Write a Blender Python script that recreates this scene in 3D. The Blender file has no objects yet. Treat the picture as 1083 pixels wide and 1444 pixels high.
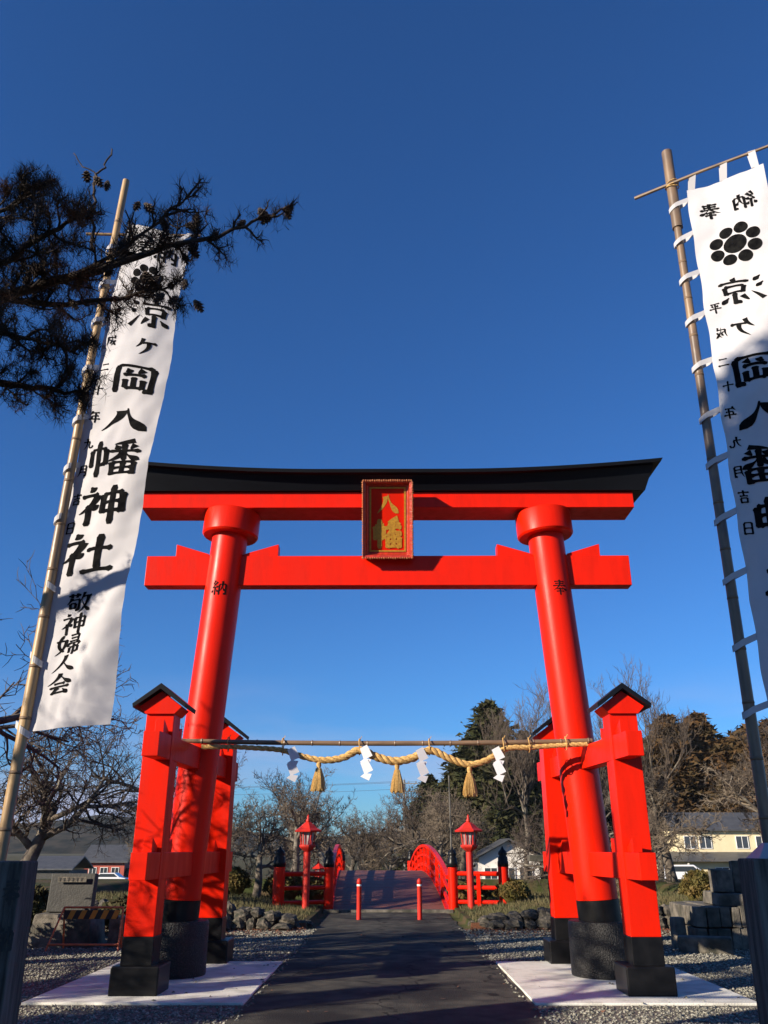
import bpy, math, random
import numpy as np
from mathutils import Vector, Matrix, noise
R = math.radians
random.seed(7); rng = np.random.default_rng(7)
scene = bpy.context.scene
C = scene.collection
# ---------------------------------------------------------------- camera
PITCH, YAW, FPX = 22.1, 0.27, 1170.0
cd = bpy.data.cameras.new('camera'); cam = bpy.data.objects.new('camera', cd); C.objects.link(cam)
cd.sensor_fit = 'VERTICAL'; cd.sensor_height = 24.0; cd.lens = FPX / 1444 * 24.0
cd.clip_start = 0.05; cd.clip_end = 6000
cam.location = (0, 0, 1.6); cam.rotation_euler = (R(90 + PITCH), 0, R(YAW))
scene.camera = cam
# ---------------------------------------------------------------- light
SUN_AZ, SUN_EL = 57.0, 20.0       # azimuth measured to the left of straight behind the camera
sp = Vector((-math.sin(R(SUN_AZ)) * math.cos(R(SUN_EL)), -math.cos(R(SUN_AZ)) * math.cos(R(SUN_EL)), math.sin(R(SUN_EL))))
sl = bpy.data.lights.new('sun', 'SUN'); sl.energy = 5.0; sl.angle = R(0.53); sl.color = (1.0, 0.87, 0.70)
so = bpy.data.objects.new('sun', sl); C.objects.link(so)
so.rotation_euler = (-sp).to_track_quat('-Z', 'Y').to_euler(); so.location = (-20, -12, 20)
W = bpy.data.worlds.new('World'); scene.world = W; W.use_nodes = True
nt = W.node_tree; nt.nodes.clear()
def N(t, tree=nt, **k):
    n = tree.nodes.new(t)
    for a, b in k.items(): setattr(n, a, b)
    return n
sky = N('ShaderNodeTexSky', sky_type='NISHITA'); sky.sun_disc = False
sky.sun_elevation = R(SUN_EL); sky.sun_rotation = math.atan2(sp.x, sp.y); sky.air_density = 1.0; sky.dust_density = 0.2; sky.ozone_density = 3.0
tint = N('ShaderNodeMix', data_type='RGBA', blend_type='MULTIPLY'); tint.inputs[0].default_value = 1.0
tint.inputs[7].default_value = (0.30, 0.63, 1.06, 1)
# faint low clouds near the horizon, all round
geo = N('ShaderNodeTexCoord'); sep = N('ShaderNodeSeparateXYZ'); nt.links.new(geo.outputs['Generated'], sep.inputs[0])
mp = N('ShaderNodeMapping'); mp.inputs['Scale'].default_value = (2.2, 2.2, 11.0); nt.links.new(geo.outputs['Generated'], mp.inputs[0])
cn = N('ShaderNodeTexNoise'); cn.inputs['Scale'].default_value = 1.3; cn.inputs['Detail'].default_value = 6; nt.links.new(mp.outputs[0], cn.inputs[0])
cr = N('ShaderNodeMapRange'); cr.inputs[1].default_value = .45; cr.inputs[2].default_value = .70; nt.links.new(cn.outputs[0], cr.inputs[0])
hr = N('ShaderNodeMapRange'); hr.inputs[1].default_value = .06; hr.inputs[2].default_value = .19; hr.inputs[3].default_value = .85; hr.inputs[4].default_value = 0.0
nt.links.new(sep.outputs[2], hr.inputs[0])
mm = N('ShaderNodeMath', operation='MULTIPLY'); nt.links.new(cr.outputs[0], mm.inputs[0]); nt.links.new(hr.outputs[0], mm.inputs[1])
cm = N('ShaderNodeMix', data_type='RGBA'); cm.inputs[7].default_value = (3.6, 3.8, 5.4, 1)
bg = N('ShaderNodeBackground'); bg.inputs[1].default_value = 0.074
wo = N('ShaderNodeOutputWorld')
nt.links.new(sky.outputs[0], tint.inputs[6]); nt.links.new(tint.outputs[2], cm.inputs[6]); nt.links.new(mm.outputs[0], cm.inputs[0])
nt.links.new(cm.outputs[2], bg.inputs[0]); nt.links.new(bg.outputs[0], wo.inputs[0])
vs = scene.view_settings; vs.view_transform = 'Standard'; vs.look = 'None'; vs.exposure = 0.88; vs.gamma = 1.0; vs.use_curve_mapping = False
scene.cycles.max_bounces = 6; scene.cycles.transparent_max_bounces = 8

# ================================================================ helpers
def mat(name, c1, c2=None, rough=.6, scale=8.0, detail=4, bump=0.0, bscale=None, spec=.5, coat=0, metallic=0, lo=.35, hi=.65, trans=0, stretch=(1, 1, 1), c3=None, s3=1.0, rvar=0.0, obj=True):
    m = bpy.data.materials.new(name); m.use_nodes = True; t = m.node_tree; b = t.nodes['Principled BSDF']
    b.inputs['Roughness'].default_value = rough; b.inputs['Metallic'].default_value = metallic
    b.inputs['Specular IOR Level'].default_value = spec; b.inputs['Coat Weight'].default_value = coat; b.inputs['Coat Roughness'].default_value = .15
    tc = t.nodes.new('ShaderNodeTexCoord'); mp = t.nodes.new('ShaderNodeMapping'); mp.inputs['Scale'].default_value = stretch
    t.links.new(tc.outputs['Object'], mp.inputs[0])
    b.inputs['Base Color'].default_value = (*c1, 1)
    out = None
    if c2:
        n = t.nodes.new('ShaderNodeTexNoise'); n.inputs['Scale'].default_value = scale; n.inputs['Detail'].default_value = detail
        t.links.new(mp.outputs[0], n.inputs[0])
        r = t.nodes.new('ShaderNodeMapRange'); r.inputs[1].default_value = lo; r.inputs[2].default_value = hi; t.links.new(n.outputs[0], r.inputs[0])
        x = t.nodes.new('ShaderNodeMix'); x.data_type = 'RGBA'; x.inputs[6].default_value = (*c1, 1); x.inputs[7].default_value = (*c2, 1)
        t.links.new(r.outputs[0], x.inputs[0]); out = x.outputs[2]
        if rvar:
            rr = t.nodes.new('ShaderNodeMapRange'); rr.inputs[3].default_value = rough; rr.inputs[4].default_value = rough + rvar
            t.links.new(r.outputs[0], rr.inputs[0]); t.links.new(rr.outputs[0], b.inputs['Roughness'])
        if c3:
            n2 = t.nodes.new('ShaderNodeTexNoise'); n2.inputs['Scale'].default_value = s3; n2.inputs['Detail'].default_value = 3; t.links.new(mp.outputs[0], n2.inputs[0])
            r2 = t.nodes.new('ShaderNodeMapRange'); r2.inputs[1].default_value = .48; r2.inputs[2].default_value = .66; t.links.new(n2.outputs[0], r2.inputs[0])
            x2 = t.nodes.new('ShaderNodeMix'); x2.data_type = 'RGBA'; x2.inputs[7].default_value = (*c3, 1)
            t.links.new(out, x2.inputs[6]); t.links.new(r2.outputs[0], x2.inputs[0]); out = x2.outputs[2]
        t.links.new(out, b.inputs['Base Color'])
    if bump:
        n3 = t.nodes.new('ShaderNodeTexNoise'); n3.inputs['Scale'].default_value = bscale or scale * 3; n3.inputs['Detail'].default_value = 5
        t.links.new(mp.outputs[0], n3.inputs[0])
        bp = t.nodes.new('ShaderNodeBump'); bp.inputs['Strength'].default_value = min(1, bump); bp.inputs['Distance'].default_value = .02
        t.links.new(n3.outputs[0], bp.inputs['Height']); t.links.new(bp.outputs[0], b.inputs['Normal'])
    if trans:
        tr = t.nodes.new('ShaderNodeBsdfTranslucent'); tr.inputs[0].default_value = (*c1, 1)
        if out: t.links.new(out, tr.inputs[0])
        ms = t.nodes.new('ShaderNodeMixShader'); ms.inputs[0].default_value = trans
        o = t.nodes['Material Output']; t.links.new(b.outputs[0], ms.inputs[1]); t.links.new(tr.outputs[0], ms.inputs[2]); t.links.new(ms.outputs[0], o.inputs[0])
    return m
M = {}
M['red'] = mat('vermilion_paint', (.68, .0125, .0012), (.56, .0100, .0010), rough=.32, scale=3, spec=.15, bump=.06, bscale=22, rvar=.12, c3=(.60, .012, .002), s3=.9, stretch=(2.5, 2.5, .5))
M['redold'] = mat('weathered_vermilion', (.56, .022, .012), (.42, .024, .014), rough=.5, spec=.3, scale=5, bump=.15, bscale=40)
M['black'] = mat('black_lacquer', (.004, .0042, .005), (.009, .009, .010), rough=.36, scale=6, spec=.22, bump=.06, bscale=30)
M['roofblack'] = mat('black_copper_roof', (.004, .0048, .007), (.006, .007, .010), rough=.42, scale=2, spec=.2, stretch=(.4, 2, 2), bump=.05)
M['plinth'] = mat('rough_black_stone', (.006, .006, .0065), (.05, .05, .05), rough=.42, scale=60, detail=3, lo=.52, hi=.75, spec=.35, bump=1.0, bscale=55)
M['gold'] = mat('gold_leaf', (.50, .26, .02), (.36, .17, .015), rough=.5, scale=30, metallic=.15, bump=.2)
M['frame'] = mat('dark_red_lacquer', (.46, .030, .010), (.28, .02, .008), rough=.35, scale=14, coat=.3, bump=.4, bscale=30)
M['bamboo'] = mat('bamboo_tan', (.44, .29, .13), (.30, .19, .09), rough=.42, scale=5, stretch=(6, 6, .7), bump=.1, c3=(.16, .11, .07), s3=.9)
M['bamboo2'] = mat('bamboo_smoked', (.30, .19, .10), (.10, .07, .055), rough=.42, scale=2.2, stretch=(3, 3, 1), bump=.12, c3=(.07, .055, .045), s3=.7)
M['bamboo3'] = mat('bamboo_dark', (.13, .085, .055), (.22, .14, .08), rough=.45, scale=2.5, stretch=(1, 6, 6), bump=.1)
M['node'] = mat('bamboo_node', (.16, .10, .055), rough=.6)
M['cloth'] = mat('white_cotton', (.53, .525, .54), (.47, .465, .49), rough=.9, scale=2.5, spec=.05, trans=.15, bump=.12, bscale=160)
M['ink'] = mat('black_ink', (.005, .005, .006), (.012, .012, .012), rough=1, scale=20, spec=.0)
M['rope'] = mat('rice_straw', (.62, .40, .15), (.36, .21, .07), rough=.7, scale=40, spec=.2, bump=.4, bscale=120)
M['straw'] = mat('straw_tassel', (.64, .44, .17), (.46, .29, .10), rough=.75, scale=50, spec=.2)
M['paper'] = mat('white_paper', (.80, .80, .82), rough=.8, spec=.2, trans=.3)
M['asphalt'] = mat('old_asphalt', (.034, .033, .029), (.080, .075, .060), rough=.88, scale=3.0, detail=9, bump=.9, bscale=70, spec=.2, c3=(.018, .017, .016), s3=.7)
M['slab'] = mat('pale_concrete', (.72, .71, .64), (.58, .57, .51), rough=.85, scale=1.6, detail=10, bump=.35, bscale=50, spec=.15, lo=.3, hi=.75, c3=(.50, .49, .43), s3=3.5)
M['pebble'] = mat('gravel_stones', (.14, .138, .115), (.33, .32, .265), rough=.8, scale=16, detail=1, lo=.42, hi=.58, spec=.2, c3=(.075, .072, .062), s3=22)
M['stone'] = mat('field_stone', (.035, .032, .026), (.20, .165, .125), rough=.85, scale=3, detail=9, bump=1, bscale=9, c3=(.022, .024, .016), s3=2.2, lo=.4, hi=.72)
M['granite'] = mat('weathered_granite', (.17, .15, .12), (.065, .058, .046), rough=.85, scale=6, detail=9, bump=.6, bscale=40, c3=(.035, .035, .024), s3=2.5)
M['darkstone'] = mat('dark_slate', (.04, .039, .034), (.022, .022, .020), rough=.6, scale=4, bump=.3, bscale=30)
M['greywood'] = mat('weathered_grey_wood', (.085, .078, .065), (.028, .026, .022), rough=.8, scale=9, stretch=(6, 6, .6), detail=8, bump=.6, bscale=20, c3=(.15, .14, .12), s3=2)
M['zinc'] = mat('zinc_cap', (.42, .43, .45), (.34, .35, .37), rough=.5, scale=8, metallic=.5)
M['bark'] = mat('cherry_bark', (.13, .105, .08), (.05, .04, .032), rough=.9, scale=7, bump=.8, bscale=25, c3=(.20, .18, .14), s3=3)
M['twig'] = mat('bare_twigs', (.085, .062, .045), (.045, .034, .027), rough=.85, scale=1.5)
M['paletwig'] = mat('pale_twigs', (.16, .125, .085), (.075, .056, .042), rough=.85, scale=1.2)
M['pinebark'] = mat('pine_bark', (.022, .016, .013), (.045, .032, .025), rough=.95, scale=12, bump=.7)
M['needle'] = mat('dry_pine_needles', (.035, .022, .013), (.020, .018, .010), rough=.7, scale=4, spec=.15, c3=(.15, .070, .035), s3=2.3)
M['cone'] = mat('pine_cone', (.055, .035, .025), (.025, .018, .014), rough=.8, scale=30)
M['cedar'] = mat('cedar_foliage', (.030, .036, .014), (.050, .046, .018), rough=.85, scale=.9, spec=.15, trans=.1)
M['cedarbrown'] = mat('winter_cedar_foliage', (.105, .056, .022), (.050, .036, .016), rough=.85, scale=.6, spec=.15, trans=.1)
M['shrub'] = mat('clipped_shrub_leaves', (.075, .075, .020), (.14, .095, .028), rough=.7, scale=4, spec=.25, trans=.15)
M['hedge'] = mat('dark_hedge_leaves', (.035, .042, .016), (.06, .045, .02), rough=.8, scale=3, spec=.2)
M['hill'] = mat('wooded_hill', (.004, .007, .006), (.035, .030, .022), rough=1, scale=.05, detail=9, spec=0, bump=0, lo=.42, hi=.6)
M['deck'] = mat('red_brown_deck', (.17, .060, .038), (.11, .044, .030), rough=.6, scale=6, stretch=(.6, 6, 1), bump=.3)
M['tile'] = mat('grey_roof_tile', (.075, .078, .082), (.05, .052, .056), rough=.5, scale=2)
M['creamwall'] = mat('cream_render', (.70, .60, .38), (.62, .53, .33), rough=.85, scale=1)
M['whitewall'] = mat('white_render', (.72, .68, .62), (.64, .61, .56), rough=.85, scale=1)
M['redwall'] = mat('brick_red_siding', (.36, .07, .045), (.30, .06, .04), rough=.7, scale=1)
M['winframe'] = mat('window_frame_white', (.70, .69, .66), rough=.5)
M['pane'] = mat('window_glass', (.035, .045, .055), rough=.08, spec=.8)
M['lampglass'] = mat('lantern_glass', (.33, .33, .32), (.22, .22, .22), rough=.25, scale=4)
M['orange'] = mat('orange_paint', (.66, .16, .05), (.52, .12, .04), rough=.5, scale=10)
M['yellow'] = mat('yellow_board', (.52, .25, .03), rough=.6)
M['darkboard'] = mat('board_black', (.02, .02, .02), rough=.6)
M['carpaint'] = mat('white_car_paint', (.74, .75, .78), rough=.2, coat=.6)
M['rubber'] = mat('tyre_rubber', (.02, .02, .02), rough=.8)
M['utility'] = mat('concrete_pole', (.20, .19, .18), (.15, .15, .14), rough=.8, scale=4)
M['wire'] = mat('black_wire', (.02, .02, .02), rough=.6)
M['water'] = mat('pond_water', (.02, .03, .028), rough=.06, spec=.6, bump=.08, bscale=6)
M['litter'] = mat('fallen_leaves', (.16, .065, .035), (.09, .04, .025), rough=.9, scale=9)
M['grassb'] = mat('dry_grass_blades', (.055, .062, .018), (.11, .085, .035), rough=.8, scale=2)

def rootloc(p):
    while p is not None and p.parent is not None: p = p.parent
    return np.array(p.location) if p is not None else np.zeros(3)
def link(o, parent=None):
    C.objects.link(o)
    if parent is not None: o.parent = parent
    return o
def tag(o, label=None, cat=None, group=None, kind=None):
    if label: o['label'] = label
    if cat: o['category'] = cat
    if group: o['group'] = group
    if kind: o['kind'] = kind
    return o
def thing(name, label, cat, loc=(0, 0, 0), rz=0, group=None):
    o = bpy.data.objects.new(name, None); o.empty_display_size = .2; link(o); o.location = loc; o.rotation_euler = (0, 0, rz)
    return tag(o, label, cat, group)
def copy_tree(o, parent=None):
    c = o.copy(); C.objects.link(c); c.parent = parent
    for ch in list(o.children): copy_tree(ch, c)
    return c
class MB:
    def __init__(s): s.v = []; s.f = []; s.n = 0
    def add(s, V, F):
        s.v.extend(tuple(float(c) for c in p) for p in V); s.f.extend(tuple(i + s.n for i in f) for f in F); s.n += len(V); return s
    def box(s, c, d, rz=0, rx=0, ry=0, taper=1.0):
        m = Matrix.Rotation(rz, 3, 'Z') @ Matrix.Rotation(rx, 3, 'X') @ Matrix.Rotation(ry, 3, 'Y')
        V = []
        for z in (-1, 1):
            k = taper if z > 0 else 1
            for x, y in ((-1, -1), (1, -1), (1, 1), (-1, 1)):
                V.append(Vector(c) + m @ Vector((x * d[0] / 2 * k, y * d[1] / 2 * k, z * d[2] / 2)))
        return s.add(V, [(0, 3, 2, 1), (4, 5, 6, 7), (0, 1, 5, 4), (1, 2, 6, 5), (2, 3, 7, 6), (3, 0, 4, 7)])
    def prism(s, poly, y0, y1, axis='y'):          # poly of (a,b); extruded along axis
        n = len(poly)
        def P(a, b, e): return {'y': (a, e, b), 'x': (e, a, b), 'z': (a, b, e)}[axis]
        V = [P(a, b, y0) for a, b in poly] + [P(a, b, y1) for a, b in poly]
        F = [tuple(range(n)), tuple(range(2 * n - 1, n - 1, -1))] + [(i, i + n, (i + 1) % n + n, (i + 1) % n) for i in range(n)]
        return s.add(V, F)
    def tube(s, P, r, n=6, caps=True):
        P = [Vector(p) for p in P]; k = len(P)
        rs = r if hasattr(r, '__len__') else [r] * k
        V = []; ref = None
        for i, p in enumerate(P):
            t = (P[min(i + 1, k - 1)] - P[max(i - 1, 0)])
            t = t.normalized() if t.length > 1e-9 else Vector((0, 0, 1))
            if ref is None: ref = t.orthogonal().normalized()
            u = (ref - t * ref.dot(t)); u = u.normalized() if u.length > 1e-6 else t.orthogonal().normalized(); ref = u
            w = t.cross(u)
            for j in range(n):
                a = 2 * math.pi * j / n; V.append(p + (u * math.cos(a) + w * math.sin(a)) * rs[i])
        F = [(i * n + j, i * n + (j + 1) % n, (i + 1) * n + (j + 1) % n, (i + 1) * n + j) for i in range(k - 1) for j in range(n)]
        if caps: F += [tuple(range(n - 1, -1, -1)), tuple(range((k - 1) * n, k * n))]
        return s.add(V, F)
    def lathe(s, c, prof, n=24):                   # prof: (r,z)
        return s.tube([(c[0], c[1], c[2] + z) for r, z in prof], [max(r, 1e-4) for r, z in prof], n)
    def build(s, name, m, parent=None, loc=None, smooth=False, bev=0, label=None, kind=None):
        L = rootloc(parent) if loc is None else np.array(loc)
        me = bpy.data.meshes.new(name); V = np.array(s.v, dtype=float) - L
        me.from_pydata(V.tolist(), [], s.f); me.update()
        if m is not None: me.materials.append(m)
        if smooth == 'auto' or bev:
            pass
        if smooth:
            me.polygons.foreach_set('use_smooth', [True] * len(me.polygons))
            if smooth == 'auto': me.set_sharp_from_angle(angle=R(38))
        o = bpy.data.objects.new(name, me); link(o, parent)
        if parent is None: o.location = L
        if bev:
            b = o.modifiers.new('bevel', 'BEVEL'); b.width = bev; b.segments = 2; b.limit_method = 'ANGLE'
        if label: o['label'] = label
        if kind: o['kind'] = kind
        return o
def npmesh(name, V, F, m, parent=None, loc=(0, 0, 0), smooth=False):   # numpy arrays, all faces same size
    me = bpy.data.meshes.new(name); V = np.asarray(V, dtype=np.float32); F = np.asarray(F, dtype=np.int32); k = F.shape[1]
    me.vertices.add(len(V)); me.vertices.foreach_set('co', V.ravel())
    me.loops.add(F.size); me.loops.foreach_set('vertex_index', F.ravel())
    me.polygons.add(len(F)); me.polygons.foreach_set('loop_start', np.arange(0, F.size, k, dtype=np.int32)); me.polygons.foreach_set('loop_total', np.full(len(F), k, dtype=np.int32))
    if smooth: me.polygons.foreach_set('use_smooth', [True] * len(F))
    me.update(calc_edges=True); me.validate(); me.materials.append(m)
    o = bpy.data.objects.new(name, me); link(o, parent)
    if parent is None: o.location = loc
    return o

# ================================================================ brush lettering (drawn stroke by stroke)
SEAL = {
'二': ['h20,30 80,27', 'h10,80 92,77'], '十': ['h8,45 92,42', 'v50,8 50,95'],
'八': ['p40,22 36,50 8,86', 'n52,14 64,52 95,86'], '人': ['p50,6 44,48 8,92', 'n47,38 64,66 95,90'],
'ヶ': ['p40,10 32,34 12,56', 'h33,34 90,28', 'p62,32 57,62 28,94'],
'月': ['p28,10 27,60 12,95', 'h28,12 76,12', 'v76,12 76,92', 'd76,90 62,82', 'h30,37 72,36', 'h30,60 72,59'],
'日': ['v25,12 25,94', 'h25,14 76,12', 'v76,12 76,94', 'h27,51 74,50', 'h25,90 76,89'],
'九': ['p42,8 40,55 10,92', 'h12,38 68,34', 'v66,34 63,66 72,84', 'h70,86 94,84', 'd95,84 93,66'],
'年': ['p30,4 24,20 8,36', 'h26,20 85,17', 'h28,45 80,43', 'v28,45 28,68', 'h5,70 96,67', 'v57,20 57,98'],
'平': ['h15,15 85,13', 'd28,26 38,45', 'p76,24 62,46', 'h5,58 96,55', 'v50,15 50,98'],
'成': ['h18,28 86,25', 'p20,28 20,60 5,95', 'h22,50 48,49', 'v48,49 46,75', 'd46,76 36,68', 'n52,5 60,52 92,92', 'p82,46 70,70 46,92', 'd70,4 82,16'],
'吉': ['h12,22 88,20', 'v50,4 50,46', 'h22,47 78,45', 'v28,60 30,95', 'h28,62 72,60', 'v72,60 70,95', 'h30,90 70,90'],
'奉': ['h18,14 82,12', 'h22,27 78,25', 'h8,41 92,38', 'p50,2 46,40 6,70', 'n58,40 72,56 97,67', 'h32,62 68,60', 'h26,77 74,75', 'v50,52 50,100'],
'納': ['p26,4 12,26', 'h12,26 32,28', 'p40,14 8,50', 'h8,51 38,47', 'd32,36 42,50', 'v25,50 25,97', 'd14,62 5,82', 'd33,62 44,78', 'v51,30 51,97', 'h51,30 91,28', 'v91,28 91,94', 'd90,94 78,86', 'p70,8 68,45 55,72', 'n71,48 77,58 86,70'],
'涼': ['d7,10 22,24', 'd2,36 17,49', 'r4,94 14,80 28,58', 'd60,2 67,15', 'h32,20 97,17', 'v43,32 46,56', 'h43,32 84,31', 'v84,31 81,56', 'h45,53 82,52', 'v63,55 63,94', 'd63,93 51,84', 'p48,66 34,88', 'd76,66 92,84'],
'岡': ['v12,12 12,98', 'h12,13 88,11', 'v88,11 88,96', 'd87,95 74,86', 'd34,21 41,34', 'p67,19 57,34', 'h26,41 74,39', 'v50,46 50,82', 'v31,54 32,82', 'h32,82 70,81', 'v70,54 70,85'],
'幡': ['v7,28 7,72', 'h7,28 37,27', 'v37,27 37,68', 'd36,70 28,64', 'v22,5 22,99', 'p86,3 50,15', 'd53,17 60,28', 'p88,14 80,27', 'h42,34 98,31', 'v69,12 69,57', 'p66,36 58,48 41,60', 'n72,36 80,46 99,57', 'v49,62 50,97', 'h49,63 91,62', 'v91,62 91,97', 'h51,78 89,77', 'v70,62 70,94', 'h50,93 91,92'],
'神': ['d20,2 29,14', 'h5,27 38,23', 'p38,23 26,48 3,68', 'v22,46 22,98', 'd28,46 40,60', 'v50,24 52,72', 'h50,25 91,23', 'v91,23 89,72', 'h52,46 89,45', 'h51,68 89,67', 'v70,2 70,100'],
'社': ['d20,2 29,14', 'h5,27 38,23', 'p38,23 26,48 3,68', 'v22,46 22,98', 'd28,46 40,60', 'h47,44 93,41', 'v70,8 70,90', 'h40,92 99,89'],
'敬': ['h5,16 52,14', 'v18,5 19,25', 'v38,4 37,25', 'p18,26 14,40 3,56', 'h14,37 50,35', 'v50,35 48,84', 'd48,86 38,78', 'v16,52 18,77', 'h17,53 36,52', 'v36,52 35,76', 'h18,74 35,73', 'p67,4 62,25 52,44', 'h64,26 96,23', 'p85,26 76,65 46,96', 'n61,40 74,70 99,95'],
'婦': ['v24,5 12,48 32,78', 'p37,28 30,62 3,94', 'h2,34 42,30', 'h52,10 86,8', 'v86,8 84,38', 'h54,23 84,22', 'h50,37 85,36', 'v46,46 46,60', 'h46,47 97,46', 'p97,46 89,60', 'v54,64 54,89', 'h54,64 90,62', 'v90,62 89,88', 'd89,89 80,83', 'v71,50 71,99'],
'会': ['p50,3 38,28 4,52', 'n50,8 66,30 97,52', 'h30,51 70,49', 'h14,67 89,64', 'p46,67 36,78 20,92', 'h20,92 78,89', 'd64,74 86,98'],
}
def strokes(ch, bold=1.0):
    """list of ribbons; each ribbon = list of (centre x, centre y, half width, normal) in glyph units 0..1, y up"""
    out = []
    for s in SEAL[ch]:
        k = s[0]; P = [np.array([float(c) for c in q.split(',')]) for q in s[1:].split(' ')]
        # even samples along a quadratic / straight path
        ts = np.linspace(0, 1, 11)
        if len(P) == 3:
            c = 2 * P[1] - .5 * (P[0] + P[2]); Q = [(1 - t) ** 2 * P[0] + 2 * t * (1 - t) * c + t * t * P[2] for t in ts]
        else:
            Q = [P[0] * (1 - t) + P[1] * t for t in ts]
            if k == 'h': Q = [q + np.array([0, -1.6 * math.sin(math.pi * t)]) for q, t in zip(Q, ts)]
        rib = []
        for i, t in enumerate(ts):
            if k == 'h': w = 3.6 + 2.0 * math.exp(-((t - .04) / .10) ** 2) + 3.6 * math.exp(-((t - .93) / .09) ** 2)
            elif k == 'v': w = 5.6 + 1.8 * math.exp(-((t - .05) / .12) ** 2) + 1.0 * math.exp(-((t - .95) / .1) ** 2)
            elif k == 'p': w = 7.2 * (1 - t) ** .65 + .5
            elif k == 'n': w = 1.8 + 6.6 * math.exp(-((t - .80) / .27) ** 2) - (4.5 * max(0, (t - .88) / .12))
            elif k == 'd': w = 2.2 + 6.0 * math.exp(-((t - .62) / .30) ** 2)
            elif k == 'r': w = 6.6 * (1 - t) ** .8 + .6
            if k in 'hvdn' and (t < .001 or t > .999): w *= .55
            rib.append((Q[i], max(w, .4) * bold))
        res = []
        for i in range(len(rib)):
            d = rib[min(i + 1, 10)][0] - rib[max(i - 1, 0)][0]; d = d / (np.linalg.norm(d) + 1e-9); nrm = np.array([-d[1], d[0]])
            if k == 'h': nrm = np.array([0.25, 1.0]) if i in (0,) else nrm
            a = rib[i][0] + nrm * rib[i][1]; b = rib[i][0] - nrm * rib[i][1]
            res.append((a / 100, b / 100))
        out.append(res)
    return out
def letter(mb, ch, fn, bold=1.0, thick=None):
    """fn(x,y,k) maps glyph coords (0..1, y down) to 3-D; k lifts each stroke a hair above the last"""
    for si, rb in enumerate(strokes(ch, bold)):
        V = []
        for a, b in rb:
            for q in (0, .25, .5, .75, 1): m = a * (1 - q) + b * q; V.append(fn(m[0], m[1], si))
        F = []
        for i in range(len(rb) - 1):
            for j in range(4): F.append((i * 5 + j, i * 5 + j + 1, (i + 1) * 5 + j + 1, (i + 1) * 5 + j))
        mb.add(V, F)

# ================================================================ ground
def sstep(a, b, x):
    t = np.clip((x - a) / (b - a), 0, 1); return t * t * (3 - 2 * t)
def gz(x, y):
    x = np.asarray(x, float); y = np.asarray(y, float); ax = np.abs(x)
    bank = (.12 + .24 * sstep(1.8, 4.5, ax)) * (y > 19.95) * (ax > 1.78)
    z = bank * 1.0
    z = np.where(y > 38, .36 - sstep(38, 85, y) * 2.6, z)
    pond = sstep(27.3, 28.3, y) * (1 - sstep(40.5, 41.5, y)) * (1 - sstep(9, 11, ax))
    z = z * (1 - pond) - 1.0 * pond
    return z
xs = np.unique(np.round(np.concatenate([np.arange(-12, 12.01, .2), np.array([-1.79, -1.77, 1.77, 1.79]), np.arange(-60, 60.1, 3), np.arange(-400, 401, 40), [-1300, -1000, -700, 700, 1000, 1300]]), 3))
ys = np.unique(np.round(np.concatenate([np.arange(-3, 30.01, .25), [19.94, 19.96], np.arange(30, 60, .5), np.arange(-60, 140, 5), np.arange(140, 600, 40), [-300, -120, 800, 1000, 1300]]), 3))
X, Y = np.meshgrid(xs, ys); Z = gz(X, Y)
nz = np.array([[noise.noise(Vector((x * .9, y * .9, 0))) for x in xs] for y in ys])
Z = Z + nz * .02 * (np.abs(X) > 1.9) * (Y > 20)
V = np.stack([X.ravel(), Y.ravel(), Z.ravel()], 1); nx = len(xs); ny = len(ys)
i, j = np.meshgrid(np.arange(nx - 1), np.arange(ny - 1)); a = (j * nx + i).ravel()
F = np.stack([a, a + 1, a + nx + 1, a + nx], 1)
gm = mat('ground_gravel_and_grass', (.11, .10, .085), (.19, .17, .14), rough=.95, scale=24, detail=6, bump=1.0, bscale=45, spec=.15)
t = gm.node_tree; b = t.nodes['Principled BSDF']; src = b.inputs['Base Color'].links[0].from_socket
g = t.nodes.new('ShaderNodeNewGeometry'); sx = t.nodes.new('ShaderNodeSeparateXYZ'); t.links.new(g.outputs['Position'], sx.inputs[0])
def rng_node(src_, a0, a1):
    r = t.nodes.new('ShaderNodeMapRange'); r.inputs[1].default_value = a0; r.inputs[2].default_value = a1; t.links.new(src_, r.inputs[0]); return r.outputs[0]
n1 = t.nodes.new('ShaderNodeTexNoise'); n1.inputs['Scale'].default_value = .9; n1.inputs['Detail'].default_value = 6; t.links.new(g.outputs['Position'], n1.inputs[0])
gr_ = t.nodes.new('ShaderNodeMix'); gr_.data_type = 'RGBA'; gr_.inputs[6].default_value = (.040, .050, .014, 1); gr_.inputs[7].default_value = (.085, .060, .030, 1)
t.links.new(rng_node(n1.outputs[0], .42, .58), gr_.inputs[0])
mx = t.nodes.new('ShaderNodeMix'); mx.data_type = 'RGBA'; t.links.new(src, mx.inputs[6]); t.links.new(gr_.outputs[2], mx.inputs[7])
t.links.new(rng_node(sx.outputs[1], 19.9, 20.1), mx.inputs[0])
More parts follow.
